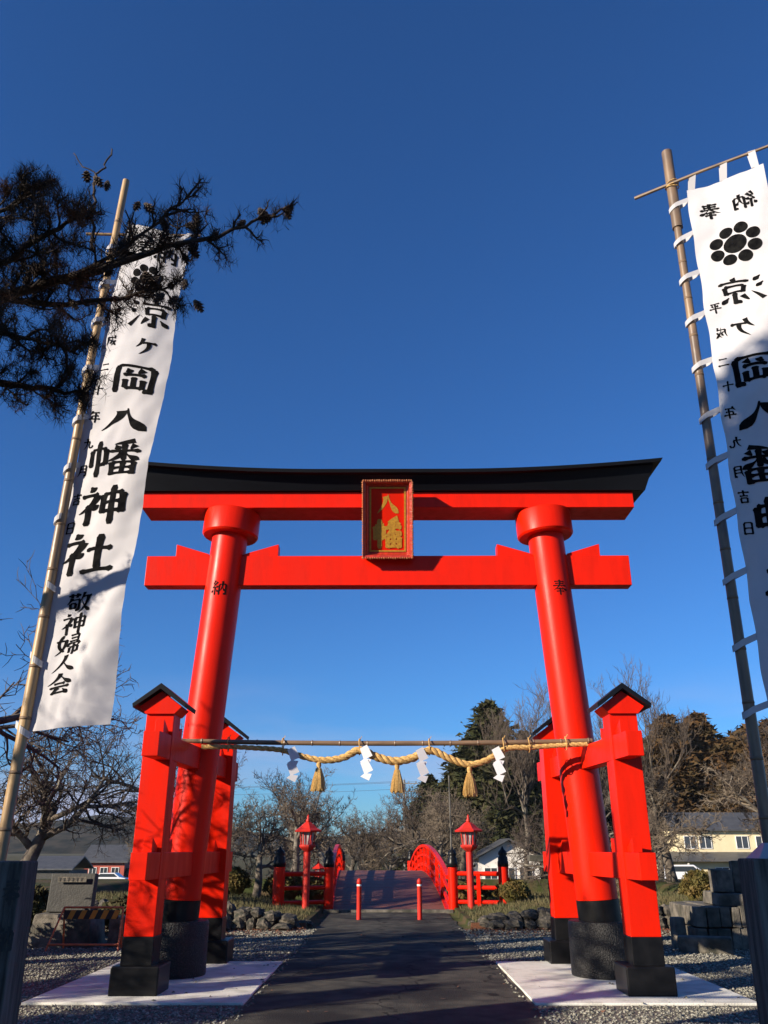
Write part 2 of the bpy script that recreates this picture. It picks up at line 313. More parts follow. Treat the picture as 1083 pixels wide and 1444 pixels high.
# leaf litter at the foot of the walls
lt = t.nodes.new('ShaderNodeMix'); lt.data_type = 'RGBA'; lt.inputs[7].default_value = (.13, .055, .03, 1); t.links.new(mx.outputs[2], lt.inputs[6])
ad = t.nodes.new('ShaderNodeMath'); ad.operation = 'MULTIPLY_ADD'; ad.inputs[1].default_value = 3.0; t.links.new(n1.outputs[0], ad.inputs[0]); t.links.new(sx.outputs[1], ad.inputs[2])
l1 = rng_node(ad.outputs[0], 19.3, 20.6); l2 = t.nodes.new('ShaderNodeMath'); l2.operation = 'LESS_THAN'; l2.inputs[1].default_value = 20.0; t.links.new(sx.outputs[1], l2.inputs[0])
l3 = t.nodes.new('ShaderNodeMath'); l3.operation = 'MULTIPLY'; t.links.new(l1, l3.inputs[0]); t.links.new(l2.outputs[0], l3.inputs[1]); t.links.new(l3.outputs[0], lt.inputs[0])
t.links.new(lt.outputs[2], b.inputs['Base Color'])
o = npmesh('ground', V, F, gm); tag(o, kind='structure')
am = M['asphalt'].node_tree; ab = am.nodes['Principled BSDF']; asrc = ab.inputs['Base Color'].links[0].from_socket
vv_ = am.nodes.new('ShaderNodeTexVoronoi'); vv_.feature = 'DISTANCE_TO_EDGE'; vv_.inputs['Scale'].default_value = .55
wn = am.nodes.new('ShaderNodeTexNoise'); wn.inputs['Scale'].default_value = 2.5; wn.inputs['Detail'].default_value = 6
gp_ = am.nodes.new('ShaderNodeNewGeometry'); vm = am.nodes.new('ShaderNodeVectorMath'); vm.operation = 'MULTIPLY_ADD'; vm.inputs[1].default_value = (.7, .7, .0)
am.links.new(gp_.outputs['Position'], wn.inputs[0]); am.links.new(wn.outputs['Color'], vm.inputs[0]); am.links.new(gp_.outputs['Position'], vm.inputs[2]); am.links.new(vm.outputs[0], vv_.inputs[0])
mr_ = am.nodes.new('ShaderNodeMapRange'); mr_.inputs[1].default_value = .004; mr_.inputs[2].default_value = .014; mr_.inputs[3].default_value = .25; mr_.inputs[4].default_value = 1.0; am.links.new(vv_.outputs['Distance'], mr_.inputs[0])
mu_ = am.nodes.new('ShaderNodeMix'); mu_.data_type = 'RGBA'; mu_.blend_type = 'MULTIPLY'; mu_.inputs[0].default_value = 1; am.links.new(asrc, mu_.inputs[6]); am.links.new(mr_.outputs[0], mu_.inputs[7]); am.links.new(mu_.outputs[2], ab.inputs['Base Color'])
# path
mb = MB(); pys = np.arange(-6, 25.21, .3)
Vp = []
for y in pys:
    e = .02 * math.sin(y * 3.1) + .015 * math.sin(y * 7.7)
    for k in range(9): Vp.append((-1.58 + e + (3.16 - 2 * e + .02 * math.sin(y * 5)) * k / 8, y, .012 + .012 * math.sin(math.pi * k / 8)))
Fp = [(r * 9 + c, r * 9 + c + 1, (r + 1) * 9 + c + 1, (r + 1) * 9 + c) for r in range(len(pys) - 1) for c in range(8)]
MB().add(Vp, Fp).build('path', M['asphalt'], smooth=True, kind='structure')
for nm, x0, x1 in (('left', -4.06, -1.60), ('right', 1.62, 4.10)):
    MB().box(((x0 + x1) / 2, 12.35, .012), (x1 - x0, 3.66, .03)).build('pavement_slab', M['slab'], loc=((x0 + x1) / 2, 12.35, 0), bev=.008, kind='structure')
MB().box((0, 34.5, -.52), (22, 14, .01)).build('water', M['water'], loc=(0, 34.5, 0), kind='structure')
# hills
def ridge(name, y0, depth, x0, x1, hfun, m, seed):
    hx = np.linspace(x0, x1, 220); hy = np.linspace(0, 1, 16); V = []
    for k, v in enumerate(hy):
        for x in hx:
            n_ = noise.fractal(Vector((x * .006, v * 1.5, seed)), 1.0, 2.0, 5)
            rg = 1 - abs(noise.noise(Vector((x * .012 + v * 2, v * 4, seed + 5)))) * 2
            z = -4 + (hfun(x) + 4 + n_ * 9 + rg * 9 * v) * math.sin(min(1, v * 1.35) * math.pi / 2) ** 1.1
            V.append((x, y0 + depth * v, z))
    n = len(hx); F = [(r * n + c, r * n + c + 1, (r + 1) * n + c + 1, (r + 1) * n + c) for r in range(15) for c in range(n - 1)]
    o = MB().add(V, F).build(name, m, smooth=True, kind='structure'); return o
ridge('hills', 760, 300, -900, 900, lambda x: 17 + 8 * math.exp(-((x + 290) / 130) ** 2) - 5 * math.exp(-((x) / 150) ** 2) + 3 * math.sin(x * .013), M['hill'], 3)

# pebbles
def pebbles(n, seed):
    r = np.random.default_rng(seed); Y = 8.6 + (19.8 - 8.6) * r.random(n) ** 1.25; Xp = (1.50 + 7.4 * r.random(n)) * np.where(r.random(n) < .5, -1, 1)
    onpath = (np.abs(Xp) < 1.57) & (r.random(n) > .3); onslab = (np.abs(Xp) < 4.13) & (np.abs(Xp) > 1.57) & (Y > 10.46) & (Y < 14.22) & (r.random(n) > .004)
    keep = ~(onslab | onpath); Xp, Y = Xp[keep], Y[keep]; n = len(Y); s = .011 + .017 * r.random(n) ** 2 + .0006 * (Y - 8)
    base = np.array([[1, 0, 0], [0, 1, 0], [-1, 0, 0], [0, -1, 0], [0, 0, 1], [.6, .6, -.35]])
    F0 = np.array([[0, 1, 4], [1, 2, 4], [2, 3, 4], [3, 0, 4], [0, 5, 1], [1, 5, 2], [2, 5, 3], [3, 5, 0]])
    ang = r.random(n) * 6.283; ca, sa = np.cos(ang), np.sin(ang)
    sc = np.stack([s * (.7 + .6 * r.random(n)), s * (.7 + .6 * r.random(n)), s * (.45 + .4 * r.random(n))], 1)
    P = base[None] * sc[:, None] * (.8 + .4 * r.random((n, 6, 1)))
    Q = np.stack([P[..., 0] * ca[:, None] - P[..., 1] * sa[:, None] + Xp[:, None], P[..., 0] * sa[:, None] + P[..., 1] * ca[:, None] + Y[:, None], P[..., 2] + .006 * r.random((n, 1)) + np.where((np.abs(Xp) < 4.1) & (np.abs(Xp) > 1.58) & (Y > 10.5) & (Y < 14.2), .027, np.where(np.abs(Xp) < 1.57, .012, 0))[:, None]], 2)
    return Q.reshape(-1, 3), (F0[None] + 6 * np.arange(n)[:, None, None]).reshape(-1, 3)
V, F = pebbles(75000, 5); o = npmesh('gravel', V, F, M['pebble']); tag(o, 'loose pale grey gravel beside the asphalt path', 'gravel', kind='stuff')

# ================================================================ TORII
GY = 12.68
torii = thing('torii_gate', 'large vermilion torii gate with black lintel cap standing over the path', 'torii gate', (0, GY, 0))
def pillar_x(z, s): return s * (2.91 - .0608 * (z - .69))
for s in (-1, 1):
    P = [(pillar_x(z, s), GY, z) for z in (.955, 2.5, 4.0, 5.5, 6.6)]
    pil = MB().tube(P, .283, 64).build('pillar', M['red'], torii, smooth='auto')
    MB().tube([(pillar_x(.60, s), GY, .60), (pillar_x(.95, s), GY, .95)], .290, 64).build('pillar_foot', M['black'], pil, smooth='auto')
    mb = MB(); mb.tube([(pillar_x(z, s), GY, z) for z in (6.30, 6.33, 6.68, 6.70)], [.425, .45, .45, .44], 64).build('ring_collar', M['red'], pil, smooth='auto')
    MB().lathe((s * 2.93, GY, 0), [(.455, .03), (.46, .05), (.46, .655), (.445, .69), (.1, .692)], 64).build('plinth', M['plinth'], torii, smooth='auto')
    # dedication character
    lm = MB(); ch = '納' if s < 0 else '奉'; zc = 5.37; off = (0.0 if s < 0 else .05); S = .25
    def fn(x, y, k, s=s, zc=zc, off=off, S=S):
        z = zc + (.5 - y) * S; ang = ((x - .5) * S + off) / .283; r_ = .2845 + k * .00012
        return (pillar_x(z, s) + math.sin(ang) * r_, GY - math.cos(ang) * r_, z)
    letter(lm, ch, fn, .85); lm.build('inscription', M['ink'], pil, label='black painted character ' + ch)
# lower beam with wedges
MB().box((0, GY, 5.70), (7.70, .24, .49)).build('lower_beam', M['red'], torii, bev=.006)
for s in (-1, 1):
    for a, b_ in ((-1, 1), (1, 1)):                # outer and inner wedge
        px = pillar_x(6.0, s); d = a * s
        x0 = px + d * .285; x1 = px + d * .83 * (1 if a > 0 else 1.0)
        if a > 0: x1 = s * 3.40
        poly = [(x0, 5.948), (x1, 5.948), (x1, 6.15), (x0, 5.985)]
        if x1 < x0: poly = poly[::-1]
        MB().prism(poly, GY - .10, GY + .10).build('wedge', M['red'], torii, bev=.004)
# upper red beam
MB().box((0, GY, 6.845), (7.96, .58, .27)).build('upper_beam', M['red'], torii, bev=.006)
# black cap beam and its roof board, rising towards the ends
def cap(zs_front, name, m, thick, parent):
    pass
nseg = 48
def sweep(name, sec, xe, m):
    """sec(c) -> list of (y,z,xend); c = lift at that x"""
    V = []; F = []; n = None
    for k in range(nseg + 1):
        u = -1 + 2 * k / nseg; ax = abs(u) * 4.35; c = .19 * max(0, (ax - 1.0) / 3.35) ** 1.9
        S = sec(c); n = len(S)
        for (y, z, xend) in S: V.append((u * xend, y, z))
    for k in range(nseg):
        for j in range(n): F.append((k * n + j, k * n + (j + 1) % n, (k + 1) * n + (j + 1) % n, (k + 1) * n + j))
    F += [tuple(range(n)), tuple(range((nseg + 1) * n - 1, nseg * n - 1, -1))]
    return MB().add(V, F).build(name, m, torii, smooth='auto')
sweep('black_cap_beam', lambda c: [(GY - .35, 6.985, 4.17), (GY + .35, 6.985, 4.13), (GY + .50, 7.19 + c, 4.31), (GY - .50, 7.19 + c, 4.31)], 4.3, M['roofblack'])
sweep('cap_roof_board', lambda c: [(GY - .60, 7.193 + c, 4.40), (GY + .60, 7.193 + c, 4.40), (GY + .62, 7.245 + c, 4.43), (GY, 7.42 + c, 4.43), (GY - .62, 7.245 + c, 4.43)], 4.4, M['roofblack'])
# four support posts
for s in (-1, 1):
    for fy in (-1, 1):
        cx = (s * 3.02 + .045) if fy < 0 else s * 2.70; cy = GY + fy * 1.46; lean = 0.0
        w = .36
        def q(z): return cx + lean * z
        V = []
        for z in (.63, 3.24):
            for dx, dy in ((-1, -1), (1, -1), (1, 1), (-1, 1)): V.append((q(z) + dx * w / 2, cy + dy * w / 2, z))
        post = MB().add(V, [(0, 3, 2, 1), (4, 5, 6, 7), (0, 1, 5, 4), (1, 2, 6, 5), (2, 3, 7, 6), (3, 0, 4, 7)]).build('support_post', M['red'], torii, bev=.006)
        MB().box((q(.6), cy, .478), (w + .012, w + .012, .302)).build('post_foot', M['black'], post, bev=.006)
        MB().box((cx - s * .02, cy, .175), (.57, .57, .31)).build('base_block', M['black'], post, bev=.018)
        # gable roof, ridge along Y
        rx = q(3.24); e = .34; t_ = .055; zr = 3.545; ze = 3.30
        poly = [(rx - e, ze), (rx, zr), (rx + e, ze), (rx + e + .012, ze + .055), (rx, zr + .075), (rx - e - .012, ze + .055)]
        MB().prism(poly, cy - .30, cy + .30).build('gable_roof', M['roofblack'], post, bev=.004)
        MB().prism([(rx - .19, 3.235), (rx + .19, 3.235), (rx + .275, 3.325), (rx, zr - .022), (rx - .275, 3.325)], cy - .22, cy + .22).build('roof_bed', M['red'], post)
    # tie beams along Y through the posts and the pillar
    for z0, z1 in ((2.66, 2.96), (1.26, 1.56)):
        xa, xb = s * 2.935 + .045, s * 2.70
        def bmx(y): return xa + (xb - xa) * (y - (GY - 1.46)) / 2.92
        y0_, y1_ = GY - 1.46 - .66, GY + 1.46 + .62
        tb = MB().add([(bmx(y) + dx, y, z) for z in (z0, z1) for y, dx in ((y0_, -.10), (y0_, .10), (y1_, .10), (y1_, -.10))], [(0, 3, 2, 1), (4, 5, 6, 7), (0, 1, 5, 4), (1, 2, 6, 5), (2, 3, 7, 6), (3, 0, 4, 7)]).build('tie_beam', M['red'], torii, bev=.005)
        for fy in (-1, 1):
            for d in (-1, 1):
                yp = GY + fy * 1.46 + d * .185; ye = yp + d * .26
                poly = [(yp, z1 + .002), (ye, z1 + .002), (ye, z1 + .17), (yp, z1 + .06)]
                if d < 0: poly = poly[::-1]
                MB().prism(poly, bmx(yp) - .055, bmx(yp) + .055, axis='x').build('wedge', M['red'], tb, bev=.003)
# name plaque
plq = thing('shrine_plaque', 'tilted red plaque in a carved dark frame with two gold characters under the lintel', 'plaque', (0, GY - .14, 5.92))
tilt = math.atan2(.40, 1.18)
def PL(x, y, z):                                   # plaque space: x right, y out to front(-), z up from the bottom
    c, s_ = math.cos(tilt), math.sin(tilt)
    return (x, GY - .15 + y * c - z * s_, 5.90 + z * c + y * s_)
def plbox(mb, x0, x1, y0, y1, z0, z1):
    V = [PL(x, y, z) for z in (z0, z1) for x, y in ((x0, y0), (x1, y0), (x1, y1), (x0, y1))]
    mb.add(V, [(0, 3, 2, 1), (4, 5, 6, 7), (0, 1, 5, 4), (1, 2, 6, 5), (2, 3, 7, 6), (3, 0, 4, 7)])
PW, PH = .385, 1.22
m_ = MB(); plbox(m_, -.295, .295, -.05, -.01, .09, PH - .09); panel = m_.build('panel', M['red'], plq)
# frame: bevelled mitred profile round the panel
prof = [(-.0, -.06), (.035, -.09), (.055, -.17), (.095, -.19), (.10, 0.0), (0.0, 0.0)]   # (outward from inner edge, y)
ix, z0_, z1_ = .29, .095, PH - .095
V = []; 
for cxn, czn, bx_, bz_ in ((-1, -1, -ix, z0_), (1, -1, ix, z0_), (1, 1, ix, z1_), (-1, 1, -ix, z1_)):
    for o_, y_ in prof: V.append(PL(bx_ + cxn * o_, y_, bz_ + czn * o_))
n = len(prof); F = [(k * n + j, ((k + 1) % 4) * n + j, ((k + 1) % 4) * n + (j + 1) % n, k * n + (j + 1) % n) for k in range(4) for j in range(n)]
fr = MB().add(V, F).build('frame', M['frame'], plq)
mg = MB()
for (x0, x1, z0, z1) in ((-.29, .29, .095, .12), (-.29, .29, 1.10, 1.125), (-.29, -.262, .1205, 1.0995), (.262, .29, .1205, 1.0995)): plbox(mg, x0, x1, -.075, -.052, z0, z1)
mg.build('gold_fillet', M['gold'], fr)
mg = MB()                                          # carved lumps running round the rim
def lump(c, r):
    m6 = [(1, 0, 0), (0, 1, 0), (-1, 0, 0), (0, -1, 0), (0, 0, 1), (0, 0, -1)]
    c = PL(*c); mg.add([(c[0] + p[0] * r * random.uniform(.8, 1.3), c[1] + p[1] * r, c[2] + p[2] * r * random.uniform(.8, 1.3)) for p in m6], [(0, 1, 4), (1, 2, 4), (2, 3, 4), (3, 0, 4), (1, 0, 5), (2, 1, 5), (3, 2, 5), (0, 3, 5)])
k = 0
while k < 1.22:
    for sx_ in (-1, 1): lump((sx_ * .392, -.18, k), .021)
    k += .036
k = -.38
while k < .39:
    for zz in (0, 1.22): lump((k, -.18, zz), .021)
    k += .036
mg.build('beaded_rim', mat('gilded_rim', (.50, .20, .08), (.35, .10, .04), rough=.5, scale=30), fr)
for ch, zc, S in (('八', .86, .42), ('幡', .39, .50)):
    lm = MB(); letter(lm, ch, lambda x, y, k, zc=zc, S=S: PL((x - .5) * S * .92, -.053 - .0004 * k, zc + (.5 - y) * S), 1.35)
    lm.build('gold_character', M['gold'], panel)

# ================================================================ rope on its bamboo pole
YR = 12.1; HR = 3.0
def polez(x): return HR - .02 + .035 * (x / 2.8) ** 2 - .0
bp = MB()
pxs = np.linspace(-3.0, 2.88, 40); bpz = [(x, YR - .02, polez(x)) for x in pxs]
thg = thing('bamboo_pole', 'long dark bamboo pole lying across the gate above the twisted rope', 'bamboo pole', (0, YR, HR))
bp.tube(bpz, [.036 - .004 * abs(x) / 3 for x in pxs], 10).build('culm', M['bamboo3'], thg, smooth='auto')
for k in range(-7, 8):
    x = k * .39 + .1; MB().tube([(x - .012, YR - .02, polez(x)), (x, YR - .02, polez(x)), (x + .012, YR - .02, polez(x))], [.036, .041, .036], 10).build('node', M['bamboo3'], thg)
# rope path from pixels measured at its own distance (numbers baked)
zr0 = 11.95
RX = [-2.62, -2.25, -1.9, -1.45, -1.20, -.93, -.62, -.40, -.17, .10, .35, .58, .85, 1.12, 1.38, 1.62, 2.0, 2.5, 2.80]
RZ = [2.93, 2.93, 2.915, 2.875, 2.80, 2.75, 2.785, 2.885, 2.795, 2.735, 2.78, 2.88, 2.775, 2.69, 2.75, 2.89, 2.92, 2.95, 2.96]
fine = np.linspace(RX[0], RX[-1], 420)
# smooth interpolation
def smooth_interp(xq, X_, Y_):
    X_, Y_ = np.array(X_), np.array(Y_); m = np.gradient(Y_, X_); k = np.clip(np.searchsorted(X_, xq) - 1, 0, len(X_) - 2)
    h = X_[k + 1] - X_[k]; t_ = (xq - X_[k]) / h
    return (2 * t_**3 - 3 * t_**2 + 1) * Y_[k] + (t_**3 - 2 * t_**2 + t_) * h * m[k] + (-2 * t_**3 + 3 * t_**2) * Y_[k + 1] + (t_**3 - t_**2) * h * m[k + 1]
rz = smooth_interp(fine, RX, RZ); rad = .026 + .019 * np.exp(-((fine - .1) / 1.25) ** 2)
rope = thing('sacred_straw_rope', 'twisted golden straw rope hanging in three loops with tassels and paper zigzags', 'rope', (0, YR, 2.9))
arc = np.concatenate([[0], np.cumsum(np.hypot(np.diff(fine), np.diff(rz)))])
for st in range(3):
    P = []; rr = []
    for k in range(len(fine)):
        k0, k1 = max(0, k - 1), min(len(fine) - 1, k + 1); tx, tz = fine[k1] - fine[k0], rz[k1] - rz[k0]; l = math.hypot(tx, tz); nx_, nz_ = -tz / l, tx / l
        a = -arc[k] / .30 * 2 * math.pi + st * 2.0944; rd = rad[k] * .62
        P.append((fine[k] + nx_ * math.cos(a) * rd, YR - .06 + math.sin(a) * rd, rz[k] + nz_ * math.cos(a) * rd)); rr.append(rad[k] * .72)
    MB().tube(P, rr, 8).build('strand', M['rope'], rope, smooth='auto')
for x in (-2.25, -1.48, -.40, .58, 1.62, 1.98, 2.5):
    zz = float(smooth_interp(np.array([x]), RX, RZ)[0])
    P = [(x + .006 * math.sin(a * 2), YR - .035 + .075 * math.cos(a), (zz + polez(x)) / 2 + (abs(polez(x) - zz) / 2 + .062) * math.sin(a)) for a in np.linspace(0, 2 * math.pi, 14)]
    MB().tube(P, .008, 5).build('rope_tie', M['rope'], rope)
    MB().tube([(x, YR - .05, polez(x) + .04), (x + .03, YR - .07, polez(x) + .09)], .006, 4).build('knot_end', M['rope'], rope)
for x, zt in ((-.965, 2.73), (.125, 2.71), (1.13, 2.665)):
    hd = MB().lathe((x, YR - .06, zt - .13), [(.012, .13), (.03, .12), (.036, .08), (.026, .045), (.040, .0)], 12).build('tassel', M['rope'], rope, smooth='auto')
    mb = MB()
    for k in range(190):
        a = random.uniform(0, 6.283); r1 = math.sqrt(random.random()); L_ = .295 + random.uniform(-.03, .02); t1 = r1 * (.098 + random.uniform(-.012, .012))
        p0 = (x + .034 * r1 * math.cos(a), YR - .06 + .034 * r1 * math.sin(a), zt - .09); p1 = (x + t1 * .75 * math.cos(a), YR - .06 + t1 * .75 * math.sin(a), zt - .09 - L_ * .5); p2 = (x + t1 * math.cos(a), YR - .06 + t1 * math.sin(a), zt - .09 - L_)
        mb.tube([p0, p1, p2], [.006, .007, .006], 3, caps=False)
    mb.build('straws', M['straw'], hd, kind='stuff')
for ii, (x, zt) in enumerate(((-1.33, 2.86), (-.32, 2.88), (.46, 2.85), (1.52, 2.86))):
    mb = MB(); w = .085; h = .098; sl_ = .045; cx_ = x; z = zt; tw = random.uniform(-.35, .35)
    ca, sa = math.cos(tw), math.sin(tw)
    for k in range(4):
        off = .035 if k % 2 else -.035; dy = -.012 * k
        pts = [(-w + off, z), (w + off, z - sl_ * (1 if k % 2 == 0 else -1) * 0 + .0), (w + off + (.03 if k % 2 == 0 else -.03), z - h), (-w + off + (.03 if k % 2 == 0 else -.03), z - h)]
        # slanted leaf of the zigzag
        d = 1 if k % 2 == 0 else -1
        pts = [(-.045 * 1 - d * .03, z + .02 * d), (.055 - d * .03, z + .05 * d + .02), (.075 + d * .03, z - h + .02 * d), (-.045 + d * .03, z - h - .035 * d)]
        f_ = [(cx_ + a_ * ca, YR - .13 + dy + a_ * sa, b2) for a_, b2 in pts]; bk = [(p[0], p[1] + .0015, p[2]) for p in f_]
        mb.add(f_ + bk, [(0, 1, 2, 3), (7, 6, 5, 4), (0, 4, 5, 1), (1, 5, 6, 2), (2, 6, 7, 3), (3, 7, 4, 0)])
        z -= h
        cx_ += random.uniform(-.008, .008)
    mb.build('paper_zigzag', M['paper'], rope)

# ================================================================ banners, poles, stakes
def banner(P0, P1, P2, P3, name, label, pole_pts, mirror, letters, bar, loops, crest=None, curl=1.0, seed=0):
    """P0 top at pole, P1 top far edge, P2 bottom at pole, P3 bottom far edge"""
    P0, P1, P2, P3 = map(Vector, (P0, P1, P2, P3))
    nrm = (P1 - P0).cross(P2 - P0).normalized()
    if nrm.y > 0: nrm = -nrm
    def S(u, v):
        p = (P0 * (1 - u) + P1 * u) * (1 - v) + (P2 * (1 - u) + P3 * u) * v
        d = .035 * math.sin(u * 3.0 + v * 5 + seed) * (.4 + u) + .018 * math.sin(v * 19 + u * 4 + seed) * u + .05 * math.sin(math.pi * u) * math.sin(v * 3.1) \
            + .026 * noise.noise(Vector((u * 2.5 + v * 4, v * 9, seed))) + .012 * noise.noise(Vector((u * 7 + v * 14, v * 26, seed + 3))) + .004 * noise.noise(Vector((u * 5, v * 70, seed + 6)))
        d -= curl * .30 * max(0, u - .70) ** 1.5 * (1 - .55 * v)
        x = u * (1 - u)
        # scalloped edge between the loops
        p = p + (P1 - P0).normalized() * (.006 * math.cos(v * 9.3 * 2 * math.pi) * (1 - u))
        return p + nrm * d
    def Sn(u, v):
        a = S(u + .004, v) - S(u - .004, v); b = S(u, v + .002) - S(u, v - .002); n_ = a.cross(b).normalized()
        return -n_ if n_.y > 0 else n_
    root = thing(name, label, 'banner', tuple(P2))
    nu, nv = 26, 150; V = []
    for j in range(nv + 1):
        for i in range(nu + 1): V.append(S(i / nu, j / nv) + Vector((0, 0, 0)))
    F = [(j * (nu + 1) + i, j * (nu + 1) + i + 1, (j + 1) * (nu + 1) + i + 1, (j + 1) * (nu + 1) + i) for j in range(nv) for i in range(nu)]
    cl = MB().add(V, F).build('cloth', M['cloth'], root, smooth=True)
    Wd = (P1 - P0).length; Hd = (P2 - P0).length
    for side in (1, -1):
        for (ch, u, v, w, h) in letters:
            lm = MB()
            def fn(x, y, k):
                xx = (.5 - x) * (1.22 if h > .14 else 1.1) if mirror else (x - .5) * 1.36; hh_ = 1.10 if mirror else 1.13
                y2 = y - .10 * (x - .5)
                uu = u + xx * w / Wd; vv = v + (y2 - .5) * hh_ * h / Hd
                return S(uu, vv) + Sn(uu, vv) * side * (.0032 + .00008 * k)
            dens = len(SEAL[ch]); letter(lm, ch, fn, (1.45 if dens <= 4 else 1.12 if dens < 13 else .88) if h > .2 else (1.15 if dens < 9 else .95))
            lm.build('printed_character', M['ink'], cl, label=('black brush character ' + ch))
        if crest:
            cu, cv, r0 = crest; lm = MB()
            def disc(u0, v0, ra, rb, ang):
                n_ = 22; pts = []
                for k in range(n_):
                    a = 2 * math.pi * k / n_; X_ = ra * math.cos(a); Y_ = rb * math.sin(a); xx = X_ * math.cos(ang) - Y_ * math.sin(ang); yy = X_ * math.sin(ang) + Y_ * math.cos(ang)
                    uu = u0 + xx / Wd; vv = v0 + yy / Hd; pts.append(S(uu, vv) + Sn(uu, vv) * side * .0016)
                P_ = []
                for q in (1, .75, .5, .25, .02):
                    for k in range(n_):
                        a = 2 * math.pi * k / n_; X_ = q * ra * math.cos(a); Y_ = q * rb * math.sin(a); xx = X_ * math.cos(ang) - Y_ * math.sin(ang); yy = X_ * math.sin(ang) + Y_ * math.cos(ang)
                        P_.append(S(u0 + xx / Wd, v0 + yy / Hd) + Sn(u0 + xx / Wd, v0 + yy / Hd) * side * .0034)
                lm.add(P_, [(j * n_ + k, j * n_ + (k + 1) % n_, (j + 1) * n_ + (k + 1) % n_, (j + 1) * n_ + k) for j in range(4) for k in range(n_)])
            disc(cu, cv, r0 * .45, r0 * .45, 0)
            for k in range(8):
                a = k * math.pi / 4 + .39; disc(cu + math.cos(a) * r0 * .77 / Wd, cv + math.sin(a) * r0 * .77 / Hd, r0 * .265, r0 * .275, a)
            lm.build('eight_petal_crest', M['ink'], cl)
    # top loops
    for k in range(3):
        u = .06 + k * .42; a = S(u, 0)
        bb = Vector(bar[0]) + (Vector(bar[1]) - Vector(bar[0])) * ((a.x - bar[0][0]) / (bar[1][0] - bar[0][0]))
        d = (P1 - P0).normalized() * .030; o1 = Vector((0, -.014, 0))
        V = [a - d, a + d, bb + d + o1 + Vector((0, 0, .014)), bb - d + o1 + Vector((0, 0, .014)), bb - d - o1 + Vector((0, 0, .014)), bb + d - o1 + Vector((0, 0, .014)), a + d + Vector((0, .006, 0)), a - d + Vector((0, .006, 0))]
        MB().add(V, [(0, 1, 2, 3), (3, 2, 5, 4), (4, 5, 6, 7)]).build('top_loop', M['cloth'], cl)
    # side loops round the pole
    def polep(z):
        for a, b in zip(pole_pts[:-1], pole_pts[1:]):
            if a[2] <= z <= b[2]: f_ = (z - a[2]) / (b[2] - a[2]); return Vector(a).lerp(Vector(b), f_)
        return Vector(pole_pts[-1])
    for v in loops:
        a = S(.0, v); c = polep(a.z - .05); hw = .024; V = []; n_ = 11; r_ = .054
        dirx = 1 if a.x > c.x else -1
        pts = [a + Vector((.03 * dirx, -.004, 0))]
        for k in range(n_):
            ang = -math.pi / 2 + math.pi * k / (n_ - 1); pts.append(c + Vector((-dirx * math.cos(ang) * r_, math.sin(ang) * r_, -.035 * math.cos(ang))))
        pts.append(a + Vector((.03 * dirx, .006, 0)))
        for p in pts: V += [p + Vector((0, 0, hw)), p - Vector((0, 0, hw))]
        MB().add(V, [(2 * k, 2 * k + 1, 2 * k + 3, 2 * k + 2) for k in range(len(pts) - 1)]).build('side_loop', M['cloth'], cl)
    return root
def pole(name, pts, r0, r1, m, label, sleeve=None):
    root = thing(name, label, 'pole', pts[0])
    n_ = 60; P = []; rs = []
    for k in range(n_ + 1):
        z = pts[0][2] + (pts[-1][2] - pts[0][2]) * k / n_
        for a, b in zip(pts[:-1], pts[1:]):
            if a[2] - 1e-6 <= z <= b[2] + 1e-6: p = Vector(a).lerp(Vector(b), (z - a[2]) / (b[2] - a[2]))
        P.append(p); rs.append(r0 + (r1 - r0) * k / n_)
    MB().tube(P, rs, 14).build('culm', m, root, smooth='auto')
    for k in range(2, n_ - 1, 3):
        MB().tube([P[k] - Vector((0, 0, .012)), P[k], P[k] + Vector((0, 0, .012))], [rs[k] * 1.0, rs[k] * 1.07, rs[k] * 1.0], 14).build('node', M['node'], root, smooth=True)
    if sleeve: 
        a, b = P[int(n_ * sleeve)], P[-1]
        MB().tube([a, b, b + Vector((0, 0, .004))], [r1 * 1.45, r1 * 1.5, .01], 14).build('sleeve', m, root, smooth='auto')
    return root
LP = [(-2.66, 6.0, 0), (-2.595, 6.0, 1.587), (-2.545, 6.0, 3.8), (-2.50, 6, 5.6), (-2.434, 6.0, 7.377)]
RP = [(2.545, 6.0, 0), (2.555, 6.0, 1.675), (2.60, 6, 5), (2.643, 6.0, 7.699)]
pole('banner_pole', LP, .043, .031, M['bamboo'], 'pale bamboo banner pole on the left, its top behind pine twigs')
pole('banner_pole', RP, .045, .032, M['bamboo2'], 'dark mottled bamboo banner pole on the right with a thin crossbar at its top', sleeve=.895)
LB = ((-2.37, 6.04, 6.90), (-1.80, 5.86, 6.62), (-2.635, 6.04, 2.36), (-1.93, 5.86, 2.40))
LLET = [('奉', .36, .055, .17, .17), ('納', .68, .055, .17, .17), ('涼', .62, .205, .30, .27), ('ヶ', .63, .278, .17, .17), ('岡', .56, .352, .31, .27), ('八', .53, .44, .36, .27), ('幡', .49, .522, .37, .30), ('神', .46, .614, .35, .31), ('社', .40, .705, .35, .32),
        ('敬', .40, .792, .17, .15), ('神', .38, .828, .17, .15), ('婦', .36, .863, .17, .15), ('人', .36, .895, .17, .13), ('会', .35, .928, .17, .14)]
for ch, u, v in (('平', .125, .215), ('成', .125, .275), ('二', .105, .334), ('十', .10, .385), ('年', .095, .439), ('九', .085, .494), ('月', .075, .547), ('吉', .075, .602), ('日', .07, .656)): LLET.append((ch, u + .035, v, .085, .10))
LLET = [(c_, u_ + (.045 if h_ > .12 else 0), v_, w_ * .95, h_) for c_, u_, v_, w_, h_ in LLET]
barL = [(-2.75, 6.05, 6.80), (-1.75, 6.22, 6.92)]
pb = MB().tube([barL[0], barL[1]], .013, 8).build('crossbar', M['bamboo'], loc=barL[0], smooth='auto'); tag(pb, 'thin bamboo rod under the left banner top, half hidden by pine twigs', 'rod')
